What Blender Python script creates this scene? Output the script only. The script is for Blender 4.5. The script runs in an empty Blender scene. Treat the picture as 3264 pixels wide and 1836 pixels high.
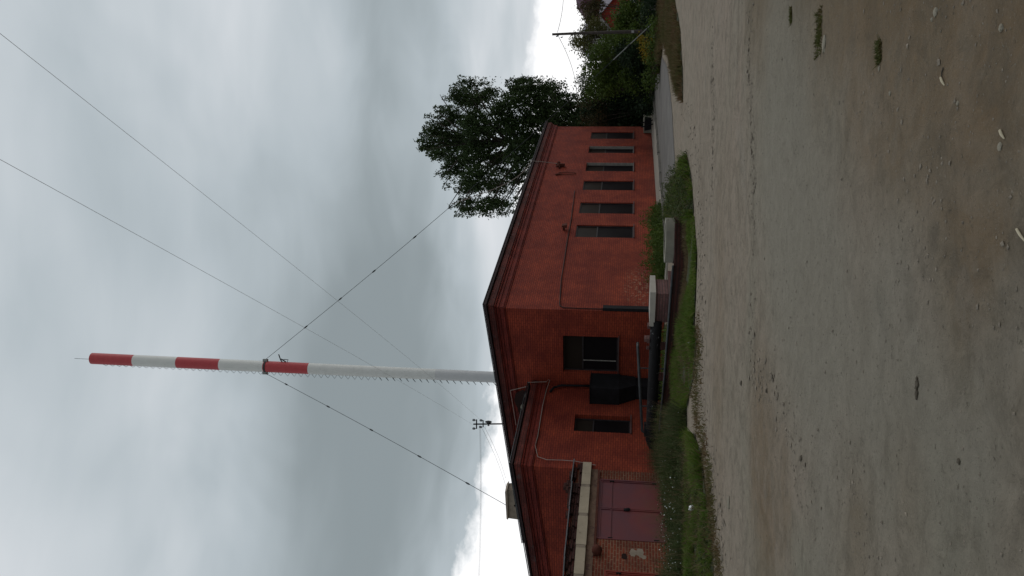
import bpy, math, random
import numpy as np
from mathutils import Vector, Matrix, noise
random.seed(7); rng = np.random.default_rng(7)
S = bpy.context.scene
COL = S.collection
R = math.radians

# ------------------------------------------------------------------ camera
# The photograph was taken with the phone held upright and saved lying on its side,
# so the camera is rolled a quarter turn (plus 1.5 degrees of hand tilt).
F, PITCH, ROLL, EYE = 2650.0, R(7.57), 0.026, 1.6
Dv = Vector((0, math.cos(PITCH), math.sin(PITCH)))
_R0 = Vector((1, 0, 0)); _U0 = Vector((0, -math.sin(PITCH), math.cos(PITCH)))
Rv = math.cos(ROLL)*_R0 + math.sin(ROLL)*_U0
Uv = -math.sin(ROLL)*_R0 + math.cos(ROLL)*_U0
CAM = Vector((0, 0, EYE))
cd = bpy.data.cameras.new('camera'); cam = bpy.data.objects.new('camera', cd); COL.objects.link(cam)
cd.sensor_width = 36; cd.sensor_fit = 'HORIZONTAL'; cd.lens = F/3264*36; cd.clip_start = .05; cd.clip_end = 3000
m = Matrix.Identity(4)
for i in range(3):
    m[i][0] = -Uv[i]; m[i][1] = Rv[i]; m[i][2] = -Dv[i]; m[i][3] = CAM[i]
cam.matrix_world = m
S.camera = cam

# ------------------------------------------------------------------ exposure, world, sun
S.view_settings.view_transform = 'Standard'; S.view_settings.look = 'None'
S.view_settings.exposure = 0; S.view_settings.gamma = 1; S.view_settings.use_curve_mapping = False
SUN_EL, SUN_AZ = 34, 68         # over to the right; the cloud hides the disc

W = bpy.data.worlds.new('World'); S.world = W; W.use_nodes = True
nt = W.node_tree; nt.nodes.clear()
def N(tree, t, **kw):
    n = tree.nodes.new(t)
    for k, v in kw.items():
        if k == 'inp':
            for a, b in v.items(): n.inputs[a].default_value = b
        else: setattr(n, k, v)
    return n
def L(tree, a, b): tree.links.new(a, b)
def math_node(tree, op, a, b=None, c=None, clamp=False):
    n = tree.nodes.new('ShaderNodeMath'); n.operation = op; n.use_clamp = clamp
    for i, v in enumerate((a, b, c)):
        if v is None: continue
        if isinstance(v, (int, float)): n.inputs[i].default_value = v
        else: tree.links.new(v, n.inputs[i])
    return n.outputs[0]
def ramp(tree, fac, stops, interp='LINEAR'):
    n = tree.nodes.new('ShaderNodeValToRGB'); cr = n.color_ramp; cr.interpolation = interp
    while len(cr.elements) > 1: cr.elements.remove(cr.elements[-1])
    cr.elements[0].position = stops[0][0]; cr.elements[0].color = (*stops[0][1], 1) if len(stops[0][1]) == 3 else stops[0][1]
    for p, c in stops[1:]:
        e = cr.elements.new(p); e.color = (*c, 1)
    tree.links.new(fac, n.inputs[0]); return n.outputs[0]
def mixc(tree, fac, a, b, mode='MIX'):
    n = tree.nodes.new('ShaderNodeMix'); n.data_type = 'RGBA'; n.blend_type = mode
    for s, v in ((n.inputs[0], fac), (n.inputs[6], a), (n.inputs[7], b)):
        if isinstance(v, (int, float)): s.default_value = v
        elif isinstance(v, tuple): s.default_value = (*v, 1) if len(v) == 3 else v
        else: tree.links.new(v, s)
    return n.outputs[2]
def g3(v): return (v, v, v)

tc = N(nt, 'ShaderNodeTexCoord'); sx = N(nt, 'ShaderNodeSeparateXYZ'); L(nt, tc.outputs['Generated'], sx.inputs[0])
X, Y, Z = sx.outputs
hyp = math_node(nt, 'SQRT', math_node(nt, 'ADD', math_node(nt, 'MULTIPLY', X, X), math_node(nt, 'MULTIPLY', Y, Y)))
el = math_node(nt, 'MULTIPLY', math_node(nt, 'ARCTAN2', Z, hyp), 57.2958)          # degrees above the horizon
az = math_node(nt, 'MULTIPLY', math_node(nt, 'ARCTAN2', X, Y), 57.2958)            # degrees right of north
# a flat cloud deck: coordinates of the point where the ray meets a layer overhead
den = math_node(nt, 'ADD', math_node(nt, 'MAXIMUM', Z, 0.0), .16)
cx = math_node(nt, 'DIVIDE', X, den); cy = math_node(nt, 'DIVIDE', Y, den)
deck = N(nt, 'ShaderNodeCombineXYZ'); L(nt, cx, deck.inputs[0]); L(nt, cy, deck.inputs[1]); deck.inputs[2].default_value = 3.7
n1 = N(nt, 'ShaderNodeTexNoise', inp={'Scale': 1.05, 'Detail': 3.0, 'Roughness': .42, 'Distortion': .2}); L(nt, deck.outputs[0], n1.inputs['Vector'])
n2 = N(nt, 'ShaderNodeTexNoise', inp={'Scale': 2.6, 'Detail': 3.0, 'Roughness': .5, 'Distortion': .8}); L(nt, deck.outputs[0], n2.inputs['Vector'])
# long level streaks seen low over the horizon
st = N(nt, 'ShaderNodeCombineXYZ'); L(nt, math_node(nt, 'MULTIPLY', az, .06), st.inputs[0]); L(nt, math_node(nt, 'MULTIPLY', el, .22), st.inputs[1])
n3 = N(nt, 'ShaderNodeTexNoise', inp={'Scale': 1.0, 'Detail': 4.0, 'Roughness': .5, 'Distortion': .3}); L(nt, st.outputs[0], n3.inputs['Vector'])
# mean brightness of the deck by elevation
base = ramp(nt, math_node(nt, 'DIVIDE', el, 90.0), [(0, g3(.66)), (.10, g3(.66)), (.135, g3(.50)), (.19, g3(.375)), (.25, g3(.46)), (.32, g3(.60)), (.45, g3(.64)), (1, g3(.64))])
side = math_node(nt, 'MULTIPLY', math_node(nt, 'MULTIPLY_ADD', az, .0045, .0), math_node(nt, 'SUBTRACT', 1.0, math_node(nt, 'DIVIDE', el, 40.0), clamp=True))
v = math_node(nt, 'ADD', base, math_node(nt, 'MULTIPLY', math_node(nt, 'SUBTRACT', n1.outputs[0], .5), .80))
v = math_node(nt, 'ADD', v, math_node(nt, 'MULTIPLY', math_node(nt, 'SUBTRACT', n2.outputs[0], .5), .20))
v = math_node(nt, 'ADD', v, math_node(nt, 'MULTIPLY', math_node(nt, 'SUBTRACT', n3.outputs[0], .5), .16))
v = math_node(nt, 'ADD', v, math_node(nt, 'MAXIMUM', math_node(nt, 'MINIMUM', side, .11), -.10))
v = math_node(nt, 'SMOOTH_MAX', v, .345, .08)
tint = ramp(nt, v, [(.30, (.78, .91, .96)), (.55, (.84, .945, 1.01)), (.8, (.95, .98, 1.02)), (1, (1, 1, 1))])
vg = N(nt, 'ShaderNodeCombineColor'); [L(nt, v, vg.inputs[i]) for i in range(3)]
cloud = mixc(nt, 1.0, vg.outputs[0], tint, 'MULTIPLY')
# the bright open band under the cloud edge
n4 = N(nt, 'ShaderNodeTexNoise', inp={'Scale': .22, 'Detail': 5.0, 'Roughness': .6}); 
bb = N(nt, 'ShaderNodeCombineXYZ'); L(nt, az, bb.inputs[0]); L(nt, math_node(nt, 'MULTIPLY', el, 1.5), bb.inputs[1]); L(nt, bb.outputs[0], n4.inputs['Vector'])
lim = math_node(nt, 'ADD', math_node(nt, 'MULTIPLY_ADD', math_node(nt, 'MAXIMUM', math_node(nt, 'MINIMUM', az, 40.0), -40.0), -.10, 8.2), math_node(nt, 'MULTIPLY', math_node(nt, 'SUBTRACT', n4.outputs[0], .5), 4.2))
band = math_node(nt, 'DIVIDE', math_node(nt, 'SUBTRACT', lim, el), 0.9, clamp=True)
band = math_node(nt, 'SMOOTH_MIN', band, 1.0, .1, clamp=True)
front = math_node(nt, 'MULTIPLY_ADD', Y, 1.2, .35, clamp=True)
band = math_node(nt, 'MULTIPLY', band, front)
cloud = mixc(nt, band, cloud, (1.12, 1.12, 1.13))
# behind the camera the deck is heavier
back = math_node(nt, 'MULTIPLY_ADD', Y, .9, .95, clamp=True)
backv = math_node(nt, 'MULTIPLY_ADD', back, .35, .65)
bg3 = N(nt, 'ShaderNodeCombineColor'); [L(nt, backv, bg3.inputs[i]) for i in range(3)]
cloud = mixc(nt, 1.0, cloud, bg3.outputs[0], 'MULTIPLY')
sky = N(nt, 'ShaderNodeTexSky', sky_type='NISHITA', sun_disc=False, sun_elevation=R(SUN_EL), sun_rotation=R(SUN_AZ), altitude=100, air_density=1, dust_density=2.5)
b1 = N(nt, 'ShaderNodeBackground', inp={'Strength': .06}); L(nt, sky.outputs[0], b1.inputs[0])
b2 = N(nt, 'ShaderNodeBackground', inp={'Strength': 1.0}); L(nt, cloud, b2.inputs[0])
ms = N(nt, 'ShaderNodeMixShader', inp={0: .97}); L(nt, b1.outputs[0], ms.inputs[1]); L(nt, b2.outputs[0], ms.inputs[2])
out = N(nt, 'ShaderNodeOutputWorld'); L(nt, ms.outputs[0], out.inputs[0])

sl = bpy.data.lights.new('sun', 'SUN'); sl.energy = .5; sl.angle = R(35); sl.color = (1, .96, .9)
so = bpy.data.objects.new('sun', sl); COL.objects.link(so)
sd = Vector((math.sin(R(SUN_AZ))*math.cos(R(SUN_EL)), math.cos(R(SUN_AZ))*math.cos(R(SUN_EL)), math.sin(R(SUN_EL))))
so.rotation_euler = (-sd).to_track_quat('-Z', 'Y').to_euler(); so.location = sd*60

# ------------------------------------------------------------------ places
def ray(v, y): v = float(v); y = float(y); return F*Dv + (918-y)*Rv + (1632-v)*Uv
def at(v, y, d): r = ray(v, y); return CAM + r*(d/r.y)
def gr(v, y, z=0.0): r = ray(v, y); return CAM + r*((z-EYE)/r.z)
AL = R(26.838)
AV = Vector((math.sin(AL), math.cos(AL), 0)); BV = Vector((-AV.y, AV.x, 0)); K = Vector((-.778, 31.6, 0))
def P(a, b, z): return K + float(a)*AV + float(b)*BV + Vector((0, 0, float(z)))
BROT = math.atan2(AV.y, AV.x)
BM = Matrix.Translation(K) @ Matrix.Rotation(BROT, 4, 'Z')
def onA(v, y, off=0.0):
    r = ray(v, y); t = ((K+BV*off-CAM).dot(BV))/r.dot(BV); Q = CAM+r*t; return (Q-K).dot(AV), Q.z
def onB(v, y, off=0.0):
    r = ray(v, y); t = ((K+AV*off-CAM).dot(AV))/r.dot(AV); Q = CAM+r*t; return (Q-K).dot(BV), Q.z

# ------------------------------------------------------------------ materials
def new_mat(name):
    m = bpy.data.materials.new(name); m.use_nodes = True; t = m.node_tree
    return m, t, t.nodes['Principled BSDF']
def mat(name, col, rough=.8, var=.25, scale=3.0, metal=0.0, bump=0.0, bscale=40.0, col2=None, spec=.3, dirt=None, two=False):
    m, t, p = new_mat(name)
    tc = N(t, 'ShaderNodeTexCoord')
    n = N(t, 'ShaderNodeTexNoise', inp={'Scale': scale, 'Detail': 6.0, 'Roughness': .6}); L(t, tc.outputs['Object'], n.inputs['Vector'])
    f = ramp(t, n.outputs[0], [(.3, g3(0)), (.7, g3(1))])
    c2 = col2 or tuple(c*(1-var) for c in col)
    c1 = tuple(min(1, c*(1+var*.6)) for c in col) if col2 is None else col
    c = mixc(t, f, c1, c2)
    if dirt:
        nd = N(t, 'ShaderNodeTexNoise', inp={'Scale': dirt[1], 'Detail': 8.0, 'Roughness': .7}); L(t, tc.outputs['Object'], nd.inputs['Vector'])
        fd = ramp(t, nd.outputs[0], [(dirt[2], g3(0)), (dirt[2]+.08, g3(1))]); c = mixc(t, fd, c, dirt[0])
    L(t, c, p.inputs['Base Color'])
    p.inputs['Roughness'].default_value = rough; p.inputs['Metallic'].default_value = metal; p.inputs['Specular IOR Level'].default_value = spec
    if bump:
        nb = N(t, 'ShaderNodeTexNoise', inp={'Scale': bscale, 'Detail': 5.0, 'Roughness': .6}); L(t, tc.outputs['Object'], nb.inputs['Vector'])
        b = N(t, 'ShaderNodeBump', inp={'Strength': bump, 'Distance': .02}); L(t, nb.outputs[0], b.inputs['Height']); L(t, b.outputs[0], p.inputs['Normal'])
    return m
def brick_mat(name, c1, c2, mortar, var, msize=.02, rough=.85, bw=.26, bh=.085, bump=.5, stain=None, scrib=None, warm=None):
    m, t, p = new_mat(name)
    tc = N(t, 'ShaderNodeTexCoord'); s = N(t, 'ShaderNodeSeparateXYZ'); L(t, tc.outputs['Object'], s.inputs[0])
    cmb = N(t, 'ShaderNodeCombineXYZ'); L(t, math_node(t, 'ADD', s.outputs[0], s.outputs[1]), cmb.inputs[0]); L(t, s.outputs[2], cmb.inputs[1])
    b = N(t, 'ShaderNodeTexBrick', inp={'Color1': (*c1, 1), 'Color2': (*c2, 1), 'Mortar': (*mortar, 1), 'Scale': 1.0, 'Mortar Size': msize*.5, 'Mortar Smooth': .3, 'Brick Width': bw, 'Row Height': bh, 'Bias': 0.0})
    L(t, cmb.outputs[0], b.inputs['Vector'])
    n = N(t, 'ShaderNodeTexNoise', inp={'Scale': .9, 'Detail': 7.0, 'Roughness': .65}); L(t, tc.outputs['Object'], n.inputs['Vector'])
    c = mixc(t, ramp(t, n.outputs[0], [(.38, g3(0)), (.60, g3(1))]), b.outputs[0], var, 'MULTIPLY')
    nf = N(t, 'ShaderNodeTexNoise', inp={'Scale': 9.0, 'Detail': 6.0, 'Roughness': .75}); 
    mp = N(t, 'ShaderNodeMapping'); mp.inputs['Scale'].default_value = (.6, .6, 1.6); L(t, tc.outputs['Object'], mp.inputs[0]); L(t, mp.outputs[0], nf.inputs['Vector'])
    c = mixc(t, ramp(t, nf.outputs[0], [(.35, g3(0)), (.75, g3(.7))]), c, tuple(x*.45 for x in c1))
    # chipped spots
    nc = N(t, 'ShaderNodeTexNoise', inp={'Scale': 5.0, 'Detail': 9.0, 'Roughness': .8}); L(t, cmb.outputs[0], nc.inputs['Vector'])
    c = mixc(t, ramp(t, nc.outputs[0], [(.62, g3(0)), (.68, g3(.75))]), c, tuple(x*.3 for x in c1))
    if warm:   # lower courses are a more orange coat of paint
        nw = N(t, 'ShaderNodeTexNoise', inp={'Scale': .5, 'Detail': 4.0}); L(t, tc.outputs['Object'], nw.inputs['Vector'])
        fz = math_node(t, 'ADD', math_node(t, 'MULTIPLY_ADD', s.outputs[2], -.28, 1.35), math_node(t, 'MULTIPLY', math_node(t, 'SUBTRACT', nw.outputs[0], .5), 2.2), clamp=True)
        c = mixc(t, math_node(t, 'MULTIPLY', fz, .75), c, mixc(t, 1.0, c, warm, 'MULTIPLY'))
    # damp foot of the wall and vertical run-off streaks
    nd = N(t, 'ShaderNodeTexNoise', inp={'Scale': 1.0, 'Detail': 6.0, 'Roughness': .7}); md = N(t, 'ShaderNodeMapping'); md.inputs['Scale'].default_value = (2.6, 2.6, .25); L(t, tc.outputs['Object'], md.inputs[0]); L(t, md.outputs[0], nd.inputs['Vector'])
    c = mixc(t, ramp(t, nd.outputs[0], [(.55, g3(0)), (.72, g3(.45))]), c, tuple(x*.5 for x in c2))
    foot = math_node(t, 'ADD', math_node(t, 'MULTIPLY_ADD', s.outputs[2], -1.6, .75), math_node(t, 'MULTIPLY', math_node(t, 'SUBTRACT', n.outputs[0], .5), 1.5), clamp=True)
    c = mixc(t, math_node(t, 'MULTIPLY', foot, .4), c, (.07, .03, .02))
    if stain:
        ns = N(t, 'ShaderNodeTexNoise', inp={'Scale': 2.2, 'Detail': 8.0, 'Roughness': .7}); L(t, tc.outputs['Object'], ns.inputs['Vector'])
        c = mixc(t, ramp(t, ns.outputs[0], [(.58, g3(0)), (.7, g3(.8))]), c, stain)
    if scrib:  # patch of lime bloom on the joints
        ctr, rad = scrib
        dx = math_node(t, 'DIVIDE', math_node(t, 'SUBTRACT', s.outputs[0], ctr[0]), rad[0]); dz = math_node(t, 'DIVIDE', math_node(t, 'SUBTRACT', s.outputs[2], ctr[1]), rad[1])
        dd = math_node(t, 'ADD', math_node(t, 'MULTIPLY', dx, dx), math_node(t, 'MULTIPLY', dz, dz))
        f1 = math_node(t, 'SUBTRACT', 1.0, dd, clamp=True)
        ns2 = N(t, 'ShaderNodeTexNoise', inp={'Scale': 7.0, 'Detail': 6.0, 'Roughness': .7}); L(t, cmb.outputs[0], ns2.inputs['Vector'])
        f2 = ramp(t, ns2.outputs[0], [(.52, g3(0)), (.6, g3(1))])
        f = math_node(t, 'MULTIPLY', math_node(t, 'MULTIPLY', f1, f2), .4); c = mixc(t, f, c, (.5, .38, .25))
    L(t, c, p.inputs['Base Color']); p.inputs['Roughness'].default_value = rough; p.inputs['Specular IOR Level'].default_value = .25
    bu = N(t, 'ShaderNodeBump', inp={'Strength': bump, 'Distance': .015, 'Height': 0}); 
    hh = math_node(t, 'MULTIPLY_ADD', b.outputs['Fac'], -1.0, math_node(t, 'MULTIPLY', nf.outputs[0], 1.2)); L(t, hh, bu.inputs['Height']); L(t, bu.outputs[0], p.inputs['Normal'])
    return m
M = {}
M['brick'] = brick_mat('painted_red_brick', (.365, .060, .028), (.275, .042, .023), (.10, .016, .011), (.58, .50, .62), warm=(1.06, 1.14, .98), scrib=((2.2, .95), (2.0, .75)))
M['cornice'] = brick_mat('painted_cornice_brick', (.30, .044, .028), (.22, .032, .022), (.07, .013, .011), (.5, .5, .6))
M['top_course'] = brick_mat('sooty_top_course', (.19, .040, .030), (.12, .032, .027), (.04, .014, .012), (.4, .45, .5), stain=(.10, .085, .085))
M['rough_brick'] = brick_mat('bare_worn_brick', (.29, .06, .028), (.16, .042, .026), (.36, .22, .14), (.5, .5, .5), msize=.026, bh=.088, bump=1.0, stain=(.10, .055, .04))
M['dark_brick'] = brick_mat('sooty_brick', (.10, .03, .024), (.06, .025, .022), (.035, .02, .018), (.5, .5, .5), msize=.03, bump=1.0)
M['pink_brick'] = brick_mat('grey_pink_brick', (.26, .13, .12), (.20, .10, .10), (.13, .09, .085), (.6, .6, .6), msize=.03, bump=.8)
M['roof_felt'] = mat('roof_felt', (.045, .03, .032), .9, .4, 1.5, bump=.4)
M['concrete'] = mat('weathered_concrete', (.25, .235, .19), .9, .25, 2.5, bump=.5, dirt=((.12, .11, .09), 3.5, .62))
M['concrete_cream'] = mat('cream_concrete_beam', (.42, .35, .26), .9, .18, 2.0, bump=.5, dirt=((.22, .18, .13), 5.0, .62))
M['patch'] = mat('grey_mortar_patch', (.27, .22, .17), .9, .25, 4.0)
M['cap_white'] = mat('pale_concrete_slab', (.42, .39, .345), .85, .12, 3.0, bump=.3, dirt=((.35, .33, .28), 6.0, .66))
M['slate'] = mat('grey_slate_sheet', (.13, .13, .14), .7, .35, 4.0, bump=.3)
M['frame'] = mat('dark_window_frame', (.035, .03, .032), .6, .4, 6.0)
M['frame_white'] = mat('whitewashed_reveal', (.30, .285, .26), .85, .25, 5.0)
M['blackmetal'] = mat('black_metal', (.012, .012, .014), .75, .5, 4.0, spec=.2)
M['pipewrap'] = mat('tarred_pipe_wrap', (.009, .008, .009), .8, .5, 3.0, bump=.6, bscale=14, dirt=((.30, .30, .30), 4.5, .60))
M['greypipe'] = mat('grey_steel_pipe', (.055, .058, .062), .55, .4, 5.0, metal=.3, dirt=((.06, .03, .02), 8.0, .6))
M['sill'] = mat('tin_window_sill', (.10, .07, .07), .6, .4, 6.0)
M['cable_pale'] = mat('pale_cable', (.34, .28, .25), .7, .1)
M['cable_dark'] = mat('dark_cable', (.03, .012, .010), .7, .2)
M['wire'] = mat('steel_wire', (.05, .055, .06), .5, .2, metal=.5)
M['wire_thin'] = mat('thin_wire', (.36, .37, .38), .5, .1)
M['stay'] = mat('galvanised_cable', (.26, .27, .26), .5, .2, metal=.3)
M['red_paint'] = mat('mast_red_paint', (.52, .065, .075), .55, .10, 5.0, spec=.4, dirt=((.42, .09, .09), 8, .62))
M['white_paint'] = mat('mast_white_paint', (.78, .80, .78), .55, .06, 3.0, spec=.4, dirt=((.66, .68, .66), 2.2, .60))
M['grey_paint'] = mat('mast_grey_paint', (.66, .675, .685), .5, .05, 2.0, spec=.4, dirt=((.60, .615, .625), 2.5, .6))
M['rust'] = mat('rusty_metal', (.10, .03, .02), .9, .4, 9.0)
M['wood'] = mat('weathered_wood', (.075, .062, .055), .9, .4, 9.0, bump=.5)
M['insul'] = mat('glass_insulator', (.18, .20, .22), .3, .2)
M['rock'] = mat('pale_stone', (.24, .215, .165), .9, .3, 8.0, bump=.3)
M['gravel'] = mat('gravel_stone', (.225, .19, .148), .95, .45, 3.0)
M['darkrock'] = mat('dark_clod', (.09, .075, .055), .95, .35, 8.0)
M['litter'] = mat('white_litter', (.75, .75, .72), .6, .1)
M['stick'] = mat('pale_dry_stick', (.48, .42, .30), .8, .15)
M['bark'] = mat('tree_bark', (.07, .06, .05), .95, .4, 5.0, bump=.5)
M['red_house'] = mat('dark_red_house_paint', (.22, .025, .015), .8, .25, 1.0)
M['metal_roof'] = mat('lilac_grey_roof_sheet', (.30, .27, .32), .6, .15, 2.0)
M['dark_roof'] = mat('dark_purple_roof', (.09, .03, .06), .7, .2, 2.0)
M['house_grey'] = mat('grey_house_wall', (.33, .32, .32), .8, .15, 1.0)
M['winwhite'] = mat('white_window_trim', (.7, .7, .68), .7, .1)
M['plaster_brown'] = mat('stained_brown_render', (.17, .105, .072), .9, .35, 3.0, bump=.4, dirt=((.09, .05, .04), 4.0, .52))
M['brown_hole'] = mat('dark_hole', (.02, .008, .006), .95, .3)
def glass_mat(name='dark_window_glass', c1=(.006, .005, .006), c2=(.018, .015, .016)):
    m, t, p = new_mat(name); tc = N(t, 'ShaderNodeTexCoord')
    n = N(t, 'ShaderNodeTexNoise', inp={'Scale': .8, 'Detail': 3.0}); L(t, tc.outputs['Object'], n.inputs['Vector'])
    L(t, mixc(t, n.outputs[0], c1, c2), p.inputs['Base Color']); p.inputs['Roughness'].default_value = .35; p.inputs['Specular IOR Level'].default_value = .025
    b = N(t, 'ShaderNodeBump', inp={'Strength': .1, 'Distance': .02}); L(t, n.outputs[0], b.inputs['Height']); L(t, b.outputs[0], p.inputs['Normal'])
    return m
M['glass'] = glass_mat()
M['glass_upper'] = glass_mat('upper_window_glass', (.016, .012, .011), (.036, .028, .022))  # upper panes: lighter brown hint of the interior mixed into the glass colour
def gate_mat():
    m, t, p = new_mat('purple_gate_paint'); tc = N(t, 'ShaderNodeTexCoord')
    n = N(t, 'ShaderNodeTexNoise', inp={'Scale': .8, 'Detail': 6.0, 'Roughness': .6, 'Distortion': .8}); L(t, tc.outputs['Object'], n.inputs['Vector'])
    c = mixc(t, ramp(t, n.outputs[0], [(.38, g3(0)), (.62, g3(1))]), (.118, .036, .046), (.165, .034, .036))
    n2 = N(t, 'ShaderNodeTexNoise', inp={'Scale': 2.0, 'Detail': 8.0, 'Roughness': .7}); L(t, tc.outputs['Object'], n2.inputs['Vector'])
    s = N(t, 'ShaderNodeSeparateXYZ'); L(t, tc.outputs['Object'], s.inputs[0])
    low = math_node(t, 'MULTIPLY', math_node(t, 'MULTIPLY_ADD', s.outputs[2], -1.1, 1.2, clamp=True), ramp(t, n2.outputs[0], [(.4, g3(0)), (.6, g3(1))]))
    c = mixc(t, math_node(t, 'MULTIPLY', low, .7), c, (.11, .06, .03))
    L(t, c, p.inputs['Base Color']); p.inputs['Roughness'].default_value = .55; p.inputs['Specular IOR Level'].default_value = .3
    return m
M['gate'] = gate_mat()
M['gate_red'] = mat('red_door_paint', (.23, .036, .022), .6, .2, 1.2)
def leaf_mat(name, c1, c2, c3=None, scale=.7):
    m, t, p = new_mat(name); tc = N(t, 'ShaderNodeTexCoord')
    n = N(t, 'ShaderNodeTexNoise', inp={'Scale': scale, 'Detail': 3.0, 'Roughness': .6}); L(t, tc.outputs['Object'], n.inputs['Vector'])
    n2 = N(t, 'ShaderNodeTexNoise', inp={'Scale': 9.0, 'Detail': 2.0}); L(t, tc.outputs['Object'], n2.inputs['Vector'])
    c = mixc(t, ramp(t, n.outputs[0], [(.38, g3(0)), (.62, g3(1))]), c1, c2)
    if c3: c = mixc(t, ramp(t, n2.outputs[0], [(.5, g3(0)), (.68, g3(.8))]), c, c3)
    L(t, c, p.inputs['Base Color']); p.inputs['Roughness'].default_value = .7; p.inputs['Specular IOR Level'].default_value = .2
    tr = N(t, 'ShaderNodeBsdfTranslucent'); L(t, c, tr.inputs[0]); mx = N(t, 'ShaderNodeMixShader', inp={0: .22})
    L(t, p.outputs[0], mx.inputs[1]); L(t, tr.outputs[0], mx.inputs[2]); L(t, mx.outputs[0], t.nodes['Material Output'].inputs[0])
    return m
M['leaf_tree'] = leaf_mat('tree_leaves', (.030, .050, .018), (.045, .075, .024), (.06, .095, .03))
M['leaf_green'] = leaf_mat('shrub_leaves', (.048, .082, .013), (.080, .125, .018), (.10, .125, .028))
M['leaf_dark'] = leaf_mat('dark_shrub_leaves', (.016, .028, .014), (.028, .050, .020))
M['leaf_olive'] = leaf_mat('olive_shrub_leaves', (.06, .07, .018), (.095, .095, .026), (.09, .06, .022))
M['leaf_brown'] = leaf_mat('browning_leaves', (.06, .055, .022), (.085, .05, .025), (.045, .06, .02))
M['leaf_yellow'] = leaf_mat('yellow_flowers', (.34, .22, .02), (.22, .17, .02), (.10, .12, .02), 3.0)
M['grass'] = leaf_mat('green_grass', (.066, .118, .014), (.105, .158, .020), (.15, .15, .045), 1.6)
M['weed'] = leaf_mat('dark_weeds', (.034, .052, .015), (.060, .082, .022), (.11, .10, .05), 1.6)
M['dry'] = leaf_mat('dry_verge_grass', (.105, .095, .035), (.15, .09, .048), (.06, .08, .022), 1.0)
M['straw'] = leaf_mat('straw_grass', (.16, .11, .06), (.12, .085, .045), (.08, .09, .03), 2.0)
M['whiteflower'] = mat('white_flower', (.6, .62, .58), .8, .1)

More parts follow.
